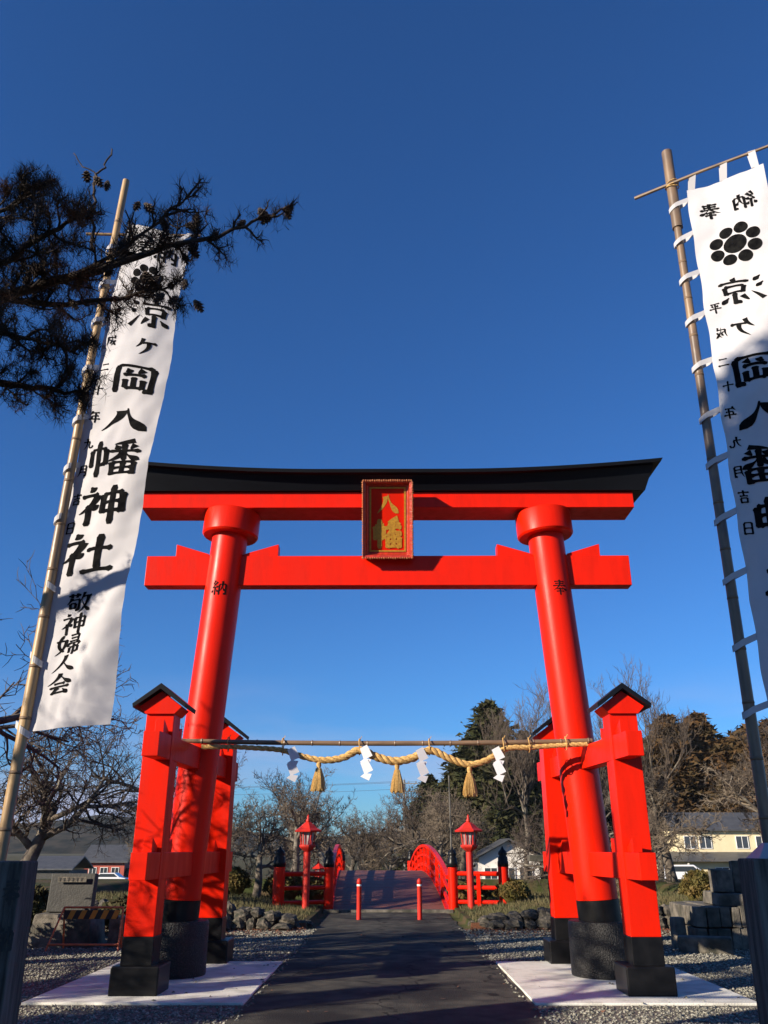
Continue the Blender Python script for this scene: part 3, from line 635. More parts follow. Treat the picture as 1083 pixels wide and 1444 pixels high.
banner(*LB, 'white_banner', 'tall white cloth banner on the left with black characters readable the right way round', LP, False, LLET, barL, [.06, .145, .23, .335, .44, .535, .63, .75, .875, .985], crest=(.52, .125, .155), seed=1.0)
RB = ((2.729, 5.93, 7.178), (3.27, 5.55, 7.077), (2.665, 5.93, 2.363), (3.206, 5.55, 2.363))
RLET = [('奉', .26, .063, .16, .17), ('納', .70, .067, .17, .17), ('涼', .47, .256, .31, .27), ('ヶ', .42, .333, .20, .19), ('岡', .48, .418, .32, .28), ('八', .48, .503, .36, .27), ('幡', .49, .592, .37, .30), ('神', .49, .682, .35, .31), ('社', .49, .775, .35, .32),
        ('敬', .54, .862, .17, .14), ('神', .54, .894, .17, .14), ('婦', .54, .925, .17, .14)]
for ch, u, v in (('平', .14, .276), ('成', .15, .328), ('二', .13, .386), ('十', .13, .435), ('年', .12, .486), ('九', .115, .541), ('月', .11, .595), ('吉', .11, .639), ('日', .115, .692)): RLET.append((ch, u, v, .10, .105))
barR = [(2.336, 6.15, 7.284), (3.42, 5.44, 7.262)]
pb = MB().tube([barR[0], (2.85, 5.81, 7.285), barR[1]], [.016, .014, .012], 8).build('crossbar', M['bamboo3'], loc=barR[0], smooth='auto'); tag(pb, 'thin bamboo crossbar carrying the top of the right banner', 'rod')
banner(*RB, 'white_banner', 'white cloth banner on the right seen from behind with mirrored black characters and a crest', RP, True, RLET, barR, [.02, .10, .185, .275, .37, .47, .555, .655, .755, .86, .96], crest=(.50, .155, .215), curl=.0, seed=4.0)
# lashing at the right pole top
tt = MB()
for k in range(3): tt.tube([(2.64 + .06 * math.cos(a), 6.0 + .06 * math.sin(a), 7.27 + .02 * k + .02 * math.sin(a + k)) for a in np.linspace(0, 6.283, 13)], .005, 4)
o = tt.build('wire_lashing', M['rope'], loc=(2.64, 6, 7.27)); tag(o, 'wire lashing that ties the crossbar to the right pole', 'lashing')

# squared grey stakes the poles are tied to
def stake(x, y, h, w, label, cap=False, text=False, rz=0):
    root = thing('stone_post', label, 'post', (x, y, 0))
    V = []; 
    for z, k in ((0, 1.08), (h, .94)):
        for a, b_ in ((-1, -1), (1, -1), (1, 1), (-1, 1)):
            px, py = a * w / 2 * k, b_ * w / 2 * k; V.append((x + px * math.cos(rz) - py * math.sin(rz), y + px * math.sin(rz) + py * math.cos(rz), z))
    sh = MB().add(V, [(0, 3, 2, 1), (4, 5, 6, 7), (0, 1, 5, 4), (1, 2, 6, 5), (2, 3, 7, 6), (3, 0, 4, 7)]).build('shaft', M['greywood'], root, bev=.012)
    if cap: MB().box((x + .03, y, h + .045), (w * .8, w * .8, .09), rz=rz, taper=.25).build('cap', M['zinc'], root, bev=.004)
    if text:
        for q, (ch, zc) in enumerate((('奉', h - .17), ('納', h - .42), ('敬', h - .66))):
            lm = MB()
            if q > 1: continue
            letter(lm, ch, lambda X_, Y_, k: (x + .085 + (X_ - .5) * .12, y - w / 2 * (.94 + .14 * (1 - (zc + (.5 - Y_) * .15) / h)) - .004 - .0001 * k, zc + (.5 - Y_) * .15), 1.1)
            lm.build('carved_character', M['darkboard'], sh)
    return root
stake(-2.36, 5.62, 1.53, .27, 'dark weathered square post with characters at the lower left corner', text=True)
stake(2.35, 5.62, 1.545, .27, 'grey weathered square post with a pale cap at the lower right corner', cap=True)

# ================================================================ bridge
def bx(y): return .03 - .034 * (y - 25)
def bz(y): return .02 + .83 * (1 - ((y - 33.7) / 8.7) ** 2)
br = thing('arched_bridge', 'red arched wooden footbridge at the end of the path', 'bridge', (0, 25, 0))
yy = 25.05; 
plank_me = None
while yy < 42.3:
    sl_ = math.atan((bz(yy + .1) - bz(yy - .1)) / .2)
    c = MB().box((0, 0, 0), (3.36, .272, .05)) if plank_me is None else None
    if plank_me is None:
        o = c.build('plank', M['deck'], None, loc=(0, 0, 0), bev=.006); plank_me = o.data; o.parent = br
    else:
        o = bpy.data.objects.new('plank', plank_me); link(o, br)
        b = o.modifiers.new('bevel', 'BEVEL'); b.width = .006; b.segments = 1
    o.location = (bx(yy) + random.uniform(-.01, .01), yy - 25, bz(yy) - .03 + random.uniform(-.003, .003)); o.rotation_euler = (sl_, 0, 0)
    yy += .285
for s in (-1, 1):
    off = s * 1.62
    ysr = np.linspace(25.0, 42.4, 40)
    for hh, (w_, t_), nm in ((.86, (.13, .10), 'handrail'), (.55, (.07, .08), 'middle_rail'), (.22, (.07, .10), 'lower_rail'), (-.10, (.16, .24), 'edge_beam')):
        V = []; F = []
        for y in ysr:
            z = bz(y) + hh
            for a, b_ in ((-1, -1), (1, -1), (1, 1), (-1, 1)): V.append((bx(y) + off + a * w_ / 2, y, z + b_ * t_ / 2))
        for k in range(len(ysr) - 1):
            for j in range(4): F.append((k * 4 + j, k * 4 + (j + 1) % 4, (k + 1) * 4 + (j + 1) % 4, (k + 1) * 4 + j))
        F += [(0, 1, 2, 3), (len(V) - 1, len(V) - 2, len(V) - 3, len(V) - 4)]
        MB().add(V, F).build(nm, M['red'], br)
    for k in range(1, 10):
        y = 25 + k * 17.4 / 10; MB().box((bx(y) + off, y, bz(y) + .36), (.11, .11, 1.02)).build('rail_post', M['red'], br)
def newel(x, y, z0, r, h, parent):
    p = MB().lathe((x, y, z0), [(r, 0), (r, h), (r * .9, h + .01)], 20).build('newel_post', M['red'], parent, smooth='auto')
    MB().lathe((x, y, z0), [(r * 1.06, h - .02), (r * 1.06, h + .10), (r * .95, h + .14), (r * .95, h + .22), (r * .72, h + .25), (r * .9, h + .30), (r * .82, h + .36), (r * .35, h + .42), (.01, h + .50)], 20).build('onion_finial', M['black'], p, smooth=True)
for s in (-1, 1):
    xi, xo = (-1.64 if s < 0 else 1.78), (-2.93 if s < 0 else 3.13)
    newel(xi, 25.0, -.05, .135, 1.2, br); newel(xo, 24.3 if s < 0 else 24.6, .0, (.14 if s > 0 else .155), 1.17, br)
    for zz in (.26, .62, .97):
        MB().tube([(xi, 25, zz), (xo, 24.3 if s < 0 else 24.6, zz)], .055 if zz < .9 else .06, 8).build('wing_rail', M['red'], br, smooth='auto')
    MB().box(((xi + xo) / 2, 24.75, .5), (.10, .10, .95)).build('wing_stud', M['red'], br)
    # far end newels
    newel(bx(42.4) + s * 1.62, 42.5, -.05, .15, 1.15, br)
MB().box((0, 24.78, .02), (3.5, .26, .13)).build('threshold_kerb', M['granite'], br, bev=.01)
# red bollards
b0 = thing('bollard', 'left of two slim red bollards in the path before the bridge', 'bollard', (-.71, 22.2, 0), group='two red bollards on the path')
MB().lathe((-.71, 22.2, 0), [(.058, 0), (.058, .84), (.062, .85), (.05, .90), (.02, .93)], 16).build('post', M['redold'], b0, smooth='auto')
MB().lathe((-.71, 22.2, 0), [(.060, .76), (.060, .80)], 16).build('white_band', M['winframe'], b0)
b1 = copy_tree(b0); b1.location = (.76, 22.2, 0); b1['label'] = 'right of two slim red bollards in the path before the bridge'
# lantern posts
lp = thing('lantern_post', 'left red lantern on a post by the bridge', 'lantern', (-2.17, 24.0, .08), group='red lanterns at the bridge mouth')
x, y, z = -2.17, 24.0, .08
lpp = MB().tube([(x, y, z), (x, y, z + 1.55)], .092, 16).build('post', M['redold'], lp, smooth='auto')
MB().lathe((x, y, z), [(.06, 1.55), (.20, 1.66), (.23, 1.70), (.23, 1.74), (.18, 1.75)], 6).build('tray', M['redold'], lp)
bxm = MB()
for k in range(6):
    a = R(60 * k); xa, ya = x + .19 * math.cos(a), y + .19 * math.sin(a); bxm.tube([(x + .17 * math.cos(a), y + .17 * math.sin(a), z + 1.74), (xa + .02 * math.cos(a), ya + .02 * math.sin(a), z + 2.12)], .016, 6)
bxm.tube([(x + .20 * math.cos(R(60 * k)), y + .20 * math.sin(R(60 * k)), z + 2.10) for k in range(7)], .02, 6)
for k in range(6):
    a, b_ = R(60 * k), R(60 * k + 60)
    for f_ in (.33, .67):
        p = Vector((x + .175 * math.cos(a), y + .175 * math.sin(a), z + 1.74)).lerp(Vector((x + .175 * math.cos(b_), y + .175 * math.sin(b_), z + 1.74)), f_)
        bxm.tube([p, p + Vector((0, 0, .37))], .007, 4)
bxm.build('cage', M['redold'], lp)
MB().lathe((x, y, z), [(.15, 1.75), (.18, 2.10)], 6).build('glass', M['lampglass'], lp)
rf = MB().lathe((x, y, z), [(.37, 2.09), (.385, 2.13), (.26, 2.20), (.14, 2.31), (.07, 2.36)], 6).build('roof', M['redold'], lp)
MB().lathe((x, y, z), [(.05, 2.34), (.065, 2.40), (.03, 2.46), (.035, 2.50), (.005, 2.57)], 10).build('finial', M['redold'], rf, smooth=True)
lp.scale = (1, 1, .93); l2_ = copy_tree(lp); l2_.location = (2.17, 24.0, .08); l2_['label'] = 'right red lantern on a post by the bridge'
l3_ = copy_tree(lp); l3_.location = (-3.45, 44.5, -1.25); l3_['label'] = 'small red lantern seen far beyond the left bridge rail'

# ================================================================ stone retaining walls
stone_me = []
for k in range(7):
    r = np.random.default_rng(50 + k); V = []; F = []
    nl, nm_ = 8, 12
    for a in range(nl + 1):
        th = math.pi * a / nl
        for b_ in range(nm_):
            ph = 2 * math.pi * b_ / nm_; d = Vector((math.sin(th) * math.cos(ph), math.sin(th) * math.sin(ph), math.cos(th)))
            rad_ = .5 * (1 + .34 * noise.noise(d * 1.6 + Vector((k * 9, 0, 0))) + .20 * noise.noise(d * 3.5 + Vector((k * 5, 3, 0))))
            q = max(abs(d.x), abs(d.y), abs(d.z)); V.append(d * rad_ * (.75 + .3 / q * .8))
    for a in range(nl):
        for b_ in range(nm_): F.append((a * nm_ + b_, a * nm_ + (b_ + 1) % nm_, (a + 1) * nm_ + (b_ + 1) % nm_, (a + 1) * nm_ + b_))
    me = bpy.data.meshes.new('stone'); me.from_pydata(V, [], F); me.materials.append(M['stone']); stone_me.append(me)
def wall(pts, label, hfun, seed):
    root = thing('stone_wall', label, 'stone wall', (pts[0][0], pts[0][1], 0)); r = random.Random(seed)
    L_ = sum((Vector(b) - Vector(a)).length for a, b in zip(pts[:-1], pts[1:])); row = 0; 
    def at(d):
        for a, b in zip(pts[:-1], pts[1:]):
            l = (Vector(b) - Vector(a)).length
            if d <= l: return Vector(a).lerp(Vector(b), d / l), math.atan2(b[1] - a[1], b[0] - a[0])
            d -= l
        return Vector(pts[-1]), 0
    for row in range(2):
        d = .1 + row * .15
        while d < L_:
            w_ = r.uniform(.24, .44); p, a = at(d + w_ / 2); H = hfun(abs(p.x)); h_ = H * r.uniform(.52, .80)
            if row == 0 or H > .24:
                o = bpy.data.objects.new('stone', stone_me[r.randrange(7)]); link(o, root)
                o.location = (p.x - pts[0][0], p.y - pts[0][1] + r.uniform(-.05, .05) + row * .08, h_ * .45 if row == 0 else H - h_ * .42 + r.uniform(-.02, .03))
                o.scale = (w_ * 1.05, r.uniform(.32, .45), h_ * 1.12); o.rotation_euler = (r.uniform(-.25, .25), r.uniform(-.25, .25), a + r.uniform(-.2, .2))
            d += w_ * .93
    return root
wall([(-1.75, 20.6), (-2.2, 19.6), (-8.2, 19.75)], 'low rubble stone wall left of the path', lambda x: .20 + .34 * min(1, max(0, (x - 1.8) / 2.0)), 3)
wall([(1.80, 20.6), (2.3, 19.7), (9.2, 19.8)], 'low rubble stone wall right of the path behind the gate posts', lambda x: .20 + .24 * min(1, max(0, (x - 1.8) / 2.0)), 4)

# ================================================================ left: monument, barricade
mon = thing('stone_monument', 'dark stone slab monument on a broad base at left behind the barricade', 'monument', (-5.7, 16.6, 0))
MB().box((-5.75, 16.6, .26), (1.15, .9, .55), taper=.86).build('base', M['granite'], mon, bev=.03)
sb = MB().box((-5.75, 16.6, .86), (.80, .20, .64), rx=-.08).build('slab', M['darkstone'], mon, bev=.012)
mb = MB(); r = random.Random(3)
mb.box((-5.74, 16.455, 1.085), (.52, .012, .09), rx=-.08); mb.build('pale_name_plate', M['granite'], sb)
mb = MB()
for k in range(6):
    x0 = -5.96 + k * .078
    for q in range(3): mb.box((x0 + r.uniform(-.012, .012), 16.446, 1.085 + (q - 1) * .02), (.045, .006, .008), rx=-.08)
    mb.box((x0, 16.444, 1.085), (.008, .006, .06), rx=-.08)
mb.build('faint_writing', M['darkboard'], sb)
side = thing('stone_block', 'pale square stone block half behind the orange barricade', 'stone block', (-4.75, 16.5, 0))
MB().box((-4.75, 16.55, .24), (.42, .5, .48), rz=.1).build('block', M['granite'], side, bev=.03)
bar = thing('barricade', 'orange metal pipe barricade with a yellow and black striped board', 'barricade', (-5.15, 15.9, 0))
x0, x1, yb = -5.72, -4.58, 15.9
def pipe(a, b, nm='pipe', r_=.017): return MB().tube([a, b], r_, 8).build(nm, M['orange'], bar, smooth='auto')
pipe((x0 + .10, yb, .66), (x1 - .02, yb, .66), 'top_pipe'); pipe((x0 - .04, yb - .18, .10), (x1, yb - .18, .10), 'bottom_pipe')
pipe((x0 + .10, yb, .66), (x0 - .06, yb - .20, 0), 'leg'); pipe((x1 - .02, yb, .66), (x1 + .02, yb - .20, 0), 'leg'); pipe((x0 + .10, yb, .66), (x0 + .08, yb + .25, 0), 'leg'); pipe((x1 - .02, yb, .66), (x1 - .06, yb + .25, 0), 'leg')
bd = MB().box((-5.13, yb - .03, .55), (.94, .02, .14)).build('board', M['darkboard'], bar)
for k in range(5):
    xx = -5.54 + k * .19
    MB().prism([(xx, .482), (xx + .09, .482), (xx + .15, .618), (xx + .06, .618)], yb - .045, yb - .041).build('yellow_stripe', M['yellow'], bd)
# ================================================================ right: block plinth with broken stones
sm = thing('stone_plinth', 'old plinth of squared stone blocks with broken upright stones on top at right', 'stone plinth', (6.2, 16.5, 0))
bm_ = {}
def block(parent, c, d, nm='stone_block', rz=0, bev=.015, m='granite'):
    rr_ = random.Random(int(c[0] * 977 + c[1] * 131 + c[2] * 57)); b_ = MB().box(c, d, rz=rz + rr_.uniform(-.04, .04), rx=rr_.uniform(-.02, .02), ry=rr_.uniform(-.025, .025), taper=rr_.uniform(.93, 1.0))
    b_.v = [tuple(q + rr_.uniform(-.012, .012) for q in p) for p in b_.v]
    return b_.build(nm, M[m], parent, bev=bev)
x = 5.35
for row in range(2):
    x = 5.32 + row * .0
    while x < 6.75:
        w_ = random.uniform(.15, .24); block(sm, (x + w_ / 2, 16.1 + random.uniform(-.015, .015), .17 + row * .335), (w_ - .012, .30, .325), bev=.012); x += w_
for k in range(4):
    block(sm, (5.48, 16.42 + k * .30, .17), (.30, .28, .325)); block(sm, (5.48, 16.42 + k * .30, .505), (.30, .28, .325))
block(sm, (6.15, 16.85, .34), (1.1, 1.1, .66), 'core'); block(sm, (6.3, 16.5, .775), (1.0, .75, .20), 'top_slab')
block(sm, (6.02, 16.45, 1.07), (.30, .30, .38), 'broken_stone', rz=.15); block(sm, (6.35, 16.5, 1.14), (.20, .26, .52), 'broken_stone', rz=-.2); block(sm, (6.63, 16.55, 1.02), (.28, .3, .28), 'broken_stone', rz=.3)
sb_ = thing('stone_block', 'low oblong stone block lying in front of the stone plinth', 'stone block', (5.25, 15.6, 0))
MB().box((5.28, 15.55, .12), (.86, .34, .25), rz=-.35).build('block', M['granite'], sb_, bev=.03)
up = thing('stone_block', 'small upright stone standing just left of the stone plinth', 'stone block', (5.05, 16.3, 0))
MB().box((5.08, 16.25, .24), (.22, .24, .50), rz=.2, taper=.9).build('block', M['granite'], up, bev=.03)
# grey post with a cross piece on the bank
gp = thing('stone_post', 'grey stone post with a flat crosspiece standing on the bank right of the bridge', 'post', (3.93, 21.2, .3))
MB().box((3.93, 21.2, .82), (.26, .26, 1.02)).build('shaft', M['granite'], gp, bev=.015)
MB().box((3.80, 21.2, 1.40), (1.0, .34, .14)).build('crosspiece', M['granite'], gp, bev=.015)

# ================================================================ vegetation
def bare_tree_mesh(seed, H, trunk_h, r0, spread=1.0, up=.25, n=(5, 6, 6, 5, 4), lens=(.52, .5, .5, .5, .48), twig=.006, wob=.30):
    r = random.Random(seed); tk, tw = MB(), MB()
    def branch(p, d, L_, rad_, lev, phase=0.0):
        segs = (6, 6, 4, 4, 3, 2)[lev]; P = [p]; D = [d]; q = d
        for k in range(segs):
            q = (q + Vector((r.gauss(0, 1), r.gauss(0, 1), r.gauss(0, 1))) * wob * (.5 if lev == 0 else 1) + Vector((0, 0, up if lev > 0 else .25)) * .5).normalized()
            P.append(P[-1] + q * L_ / segs); D.append(q)
        rs = [max(twig, rad_ * (1 - .62 * k / segs)) for k in range(segs + 1)]
        if lev >= 5: rs[-1] *= .5
        (tk if lev <= 1 else tw).tube(P, rs, (9, 7, 5, 4, 3, 3)[lev], caps=lev < 2)
        if lev == len(n): return
        for c in range(n[lev]):
            f_ = (.55 + .45 * (c + r.random()) / n[lev]) if lev == 0 else (.22 + .78 * (c + r.random() * .8) / n[lev]); k = min(segs - 1, int(f_ * segs)); fr_ = f_ * segs - k
            pp = P[k].lerp(P[k + 1], min(1, fr_)); dd = D[k + 1]
            ax = dd.orthogonal().normalized(); ax = Matrix.Rotation(2.4 * c + r.uniform(-.5, .5) + phase, 3, dd) @ ax
            ang = r.uniform(.65, 1.15) if lev == 0 else r.uniform(.5, .95)
            nd = (dd * math.cos(ang) + ax * math.sin(ang) * spread).normalized()
            branch(pp, nd, L_ * lens[lev] * r.uniform(.8, 1.25) * (1.5 if lev == 0 else 1), rs[k] * .62, lev + 1, r.random() * 6)
    branch(Vector((0, 0, -.1)), Vector((r.uniform(-.15, .15), r.uniform(-.1, .1), 1)).normalized(), H * trunk_h, r0, 0)
    return tk, tw
TREES = {}
def make_tree(key, *a, mt='bark', mw='twig', **k):
    tk, tw = bare_tree_mesh(*a, **k)
    root = bpy.data.objects.new('bare_tree', None); C.objects.link(root)
    tk.build('trunk', M[mt], root, smooth=True); o = tw.build('crown', M[mw], root)
    TREES[key] = (root, [False])
def put(key, loc, label, group=None, s=1.0, rz=0, name='bare_tree', cat='tree'):
    root, used = TREES[key]
    o = root if not used[0] else copy_tree(root); used[0] = True
    o.name = name; o.location = (loc[0], loc[1], loc[2] if len(loc) > 2 else float(gz(loc[0], loc[1]))); o.scale = (s, s, s) if not hasattr(s, '__len__') else s; o.rotation_euler = (0, 0, rz)
    return tag(o, label, cat, group)
make_tree('c1', 11, 4.8, .40, .17, spread=1.25, up=.12, mw='paletwig')
make_tree('c2', 23, 5.0, .36, .18, spread=1.3, up=.10, mw='paletwig', n=(6, 6, 6, 5, 3))
make_tree('c3', 35, 5.5, .45, .16, spread=1.1, up=.3, mw='twig')
make_tree('tall', 47, 8.0, .50, .14, spread=.75, up=.55, mw='twig', n=(7, 7, 5, 4, 3), wob=.2)
make_tree('near', 58, 5.6, .36, .20, spread=1.3, up=.12, mw='twig', n=(6, 7, 6, 5, 4), twig=.004)
# left side
put('near', (-7.6, 13.2), 'big bare tree at the far left edge behind the banner pole', s=1.55, rz=.6)
put('near', (-9.0, 21.5, .35), 'bare tree at left rising above the dark monument', s=1.25, rz=2.2)
put('near', (-6.1, 24.6, .35), 'bare tree with dark twigs behind the left gate pillar', s=1.30, rz=3.6)
put('c1', (-3.75, 25.8), 'pale bare cherry tree on the bank just left of the bridge rail', s=.80, rz=.3)
put('c2', (-6.6, 30.0), 'bare tree behind the clipped shrubs left of the bridge', s=1.15, rz=1.1)
for k, (x, y, s) in enumerate(((-4.6, 44, 1.35), (-8.5, 48, 1.3), (-3.4, 52, 1.5), (-1.9, 62, 1.55), (-6.4, 60, 1.6), (-.4, 74, 1.6), (-12, 46, 1.2), (-3.6, 80, 1.9))):
    put(('c1', 'c2', 'c3')[k % 3], (x, y), 'bare trees massed beyond the bridge, left of the utility pole', 'bare trees beyond the bridge', s=s, rz=k * 1.7)
for k, (x, y, s) in enumerate(((2.5, 46, 1.25), (4.2, 50, 1.25), (3.6, 60, 1.55), (1.8, 66, 1.5), (5.2, 64, 1.5), (6.6, 66, 1.6), (4.6, 78, 1.8))):
    put(('c2', 'c1', 'c3')[k % 3], (x, y), 'bare trees massed beyond the bridge, right of the utility pole', 'bare trees before the conifers', s=s, rz=k * 2.1 + .4)
# right side
put('tall', (8.2, 36), 'tall bare tree rising behind the right gate pillar', s=1.02, rz=.4)
put('tall', (12.0, 40), 'tall bare tree with upright twigs right of the gate roof', s=1.05, rz=2.4)
put('tall', (6.4, 42), 'tall bare tree just left of the right gate pillar top', s=1.02, rz=4.4)
put('c3', (15.6, 38), 'bare tree spreading above the brown cedars near the right pole', s=1.7, rz=1.4)
for k, (x, y, s) in enumerate(((9.3, 32, 1.15), (11.6, 37, 1.35), (6.6, 34, 1.1))):
    put(('c1', 'c2', 'near')[k], (x, y), ('low spreading bare tree behind the right gate posts', 'low bare tree between the right gate post and the cream house', 'bare tree between the lantern and the right gate pillar')[k], s=s, rz=k + 2.0)
put('c1', (13.2, 31), 'pale bare tree with twisting limbs in front of the cream house', s=1.3, rz=5.1)
put('c2', (16.5, 33), 'bare tree by the right banner pole in front of the cedars', s=1.4, rz=.8)

def conifer_mesh(seed, H, rad_, n_br, ragged=.3, leaf=.16, base=.12, top_pow=.8):
    r = np.random.default_rng(seed); tr = MB().tube([(0, 0, 0), (0, 0, H * .5), (0, 0, H * .97)], [H * .022, H * .014, .02], 7)
    Vs = []
    for k in range(n_br):
        f_ = (k + r.random()) / n_br; z = H * (base + (1 - base) * f_); L_ = rad_ * (1 - f_) ** top_pow * (1 + ragged * r.normal()) + .1; a = k * 2.39996 + r.normal() * .3
        L_ = max(.15, L_); m = int(16 + 34 * L_ / rad_)
        t_ = r.random(m) ** .55; pr_ = t_ * L_; sp_ = .10 + .16 * L_
        cx = np.cos(a) * pr_ + r.normal(size=m) * sp_ * .6; cy = np.sin(a) * pr_ + r.normal(size=m) * sp_ * .6; cz = z + .10 * L_ - .30 * L_ * t_**2 + r.normal(size=m) * sp_ * .45
        c = np.stack([cx, cy, cz], 1); tri = r.normal(size=(m, 3, 3)) * leaf; tri[:, :, 2] *= .75
        Vs.append((c[:, None] + tri).reshape(-1, 3))
    V = np.concatenate(Vs); F = np.arange(len(V)).reshape(-1, 3); return tr, V, F
def make_conifer(key, m, *a, **k):
    tr, V, F = conifer_mesh(*a, **k); root = bpy.data.objects.new('conifer_tree', None); C.objects.link(root)
    tr.build('trunk', M['bark'], root, smooth=True); npmesh('crown', V, F, M[m], root); TREES[key] = (root, [False])
make_conifer('k1', 'cedar', 1, 12, 2.9, 420, ragged=.38, leaf=.17, base=.10, top_pow=.6)
make_conifer('k2', 'cedar', 2, 11, 2.6, 380, ragged=.3, leaf=.17, base=.08, top_pow=.75)
make_conifer('b1', 'cedarbrown', 3, 11, 2.4, 420, ragged=.22, leaf=.17, base=.05, top_pow=.55)
make_conifer('b2', 'cedarbrown', 4, 10, 2.8, 420, ragged=.25, leaf=.19, base=.05, top_pow=.5)
put('k1', (10.9, 92), 'tallest dark conifer, its ragged top left of the right gate pillar', name='conifer_tree', s=(2.0, 2.0, 1.55), rz=1, cat='conifer')
put('k2', (7.4, 92), 'narrow dark conifer just left of the tallest one', name='conifer_tree', s=(1.7, 1.7, 1.2), rz=2, cat='conifer')
put('k2', (14.6, 92), 'dark conifer partly hidden by the right rear gate post', name='conifer_tree', s=1.4, rz=4, cat='conifer')
for k, (x, y, s) in enumerate(((4.6, 97, .95), (9.0, 98, 1.4), (12.8, 96, 1.3), (17.5, 98, 1.3))):
    put(('k1', 'k2')[k % 2], (x, y), 'dark conifers filling the gaps behind the front row of dark conifers', 'dark conifers behind the white gable house', name='conifer_tree', s=(s * 1.25, s * 1.25, s), rz=k * 2.2, cat='conifer')
for k in range(30):
    x = 16.5 + (k // 2) * 3.0 + random.uniform(-.6, .6) + (1.5 if k % 2 else 0); y = 106 + (9 if k % 2 else 0) + random.uniform(-2, 2); s = (1.25 + .50 * min(1, max(0, (x - 22) / 16))) * random.uniform(.9, 1.08)
    put(('b1', 'b2')[random.randrange(2)], (x, y), 'brown winter cedars in a dense row behind the cream house', 'brown cedars along the right skyline', name='conifer_tree', s=(s * 1.25, s * 1.25, s), rz=k * 1.3, cat='conifer')
put('k2', (-7.2, 14.6, .0), 'dark evergreen at the left edge behind the bamboo pole', name='conifer_tree', s=.26, rz=1, cat='conifer')

make_conifer('k3', 'cedar', 9, 12, 2.8, 300, ragged=.4, leaf=.17, base=.50, top_pow=.6)
def bush(name, label, c, r_, h_, m='shrub', n=2600, leaf=.035, seed=1, group=None):
    r = np.random.default_rng(seed); d = r.normal(size=(n, 3)); d /= np.linalg.norm(d, axis=1)[:, None]; d[:, 2] = np.abs(d[:, 2]) * 1.0 - .15
    rr = 1 - .22 * r.random(n) ** 2; lum = np.array([1 + .10 * noise.noise(Vector(p) * 2.2 + Vector((seed, 0, 0))) for p in d])
    P = d * (rr * lum)[:, None] * np.array([r_, r_, h_ * .62]) + np.array([0, 0, h_ * .38]); tri = r.normal(size=(n, 3, 3)) * leaf
    V = (P[:, None] + tri).reshape(-1, 3); z0 = c[2] if len(c) > 2 else float(gz(c[0], c[1]))
    root = thing(name, label, 'shrub', (c[0], c[1], z0), group=group)
    npmesh('foliage', V, np.arange(len(V)).reshape(-1, 3), M[m], root)
    MB().tube([(c[0], c[1], z0 - .05), (c[0], c[1], z0 + h_ * .6)], [.04, .02], 6).build('stem', M['bark'], root)
    core = MB(); core.lathe((c[0], c[1], z0), [(r_ * .5, .0), (r_ * .8, h_ * .3), (r_ * .7, h_ * .6), (r_ * .3, h_ * .85), (.01, h_ * .9)], 12); core.build('inner_twigs', M[m], root, smooth=True)
bush('clipped_shrub', 'rounded golden green clipped shrub behind the left lantern post', (-3.05, 26.6), .62, .82, seed=2)
bush('clipped_shrub', 'rounded clipped shrub right against the left bridge rail', (-1.98 - .25, 27.0), .5, .75, seed=3)
bush('clipped_shrub', 'brownish clipped shrub behind the left rear gate post', (-4.4, 26.0), .42, .80, seed=4)
bush('clipped_shrub', 'clipped shrub showing through the right wing rails of the bridge', (2.45, 26.4), .55, .62, seed=5)
bush('clipped_shrub', 'brown shrub close left of the grey crosspiece post', (3.35, 24.6), .48, .60, seed=6)
bush('clipped_shrub', 'round clipped green shrub left of the stone plinth', (7.75, 22.6, .33), .50, .84, seed=7)
bush('clipped_shrub', 'large clipped shrub beyond the right front gate post foot', (9.4, 23.6, .33), .60, .8, seed=8)
bush('dark_hedge', 'dark leafy hedge left of the stone monument', (-7.0, 17.6), .75, 1.0, 'hedge', 4500, .05, seed=9)
bush('dark_hedge', 'dark low hedge behind the orange barricade', (-5.0, 19.2), 1.1, .75, 'hedge', 6000, .05, seed=10)
bush('dark_hedge', 'dark shadowed hedge behind the stone plinth at right', (7.3, 19.2), .9, .9, 'hedge', 5000, .05, seed=11)
bush('clipped_shrub', 'brown clipped shrub in front of the white gable house', (5.0, 25.5, .35), .5, .75, seed=12)

# grass tufts on the banks
def grass(n, seed):
    r = np.random.default_rng(seed); Xp = (1.9 + 9 * r.random(n)) * np.where(r.random(n) < .5, -1, 1); Yp = 20.1 + 7 * r.random(n) ** 1.3; Zp = gz(Xp, Yp) - .01
    h = .05 + .09 * r.random(n); a = r.random(n) * 6.28; w_ = .009; ln = r.normal(size=(n, 2)) * .03
    V = np.stack([np.stack([Xp - np.cos(a) * w_, Yp - np.sin(a) * w_, Zp], 1), np.stack([Xp + np.cos(a) * w_, Yp + np.sin(a) * w_, Zp], 1), np.stack([Xp + ln[:, 0], Yp + ln[:, 1], Zp + h], 1)], 1)
    return V.reshape(-1, 3), np.arange(3 * n).reshape(-1, 3)
V, F = grass(45000, 3); o = npmesh('grass', V, F, M['grassb']); tag(o, 'short dry grass on the banks behind the stone walls', 'grass', kind='stuff')
n_ = 5000; r = np.random.default_rng(8); Xp = (1.7 + 7.5 * r.random(n_)) * np.where(r.random(n_) < .45, -1, 1); Yp = 19.6 - 1.6 * r.random(n_) ** 1.8 - .0; c = np.stack([Xp, Yp, .02 + .03 * r.random(n_)], 1)
V = (c[:, None] + r.normal(size=(n_, 3, 3)) * np.array([.022, .022, .010])).reshape(-1, 3); o = npmesh('leaf_litter', V, np.arange(len(V)).reshape(-1, 3), M['litter']); tag(o, 'reddish fallen leaves along the foot of the stone walls', 'leaves', kind='stuff')

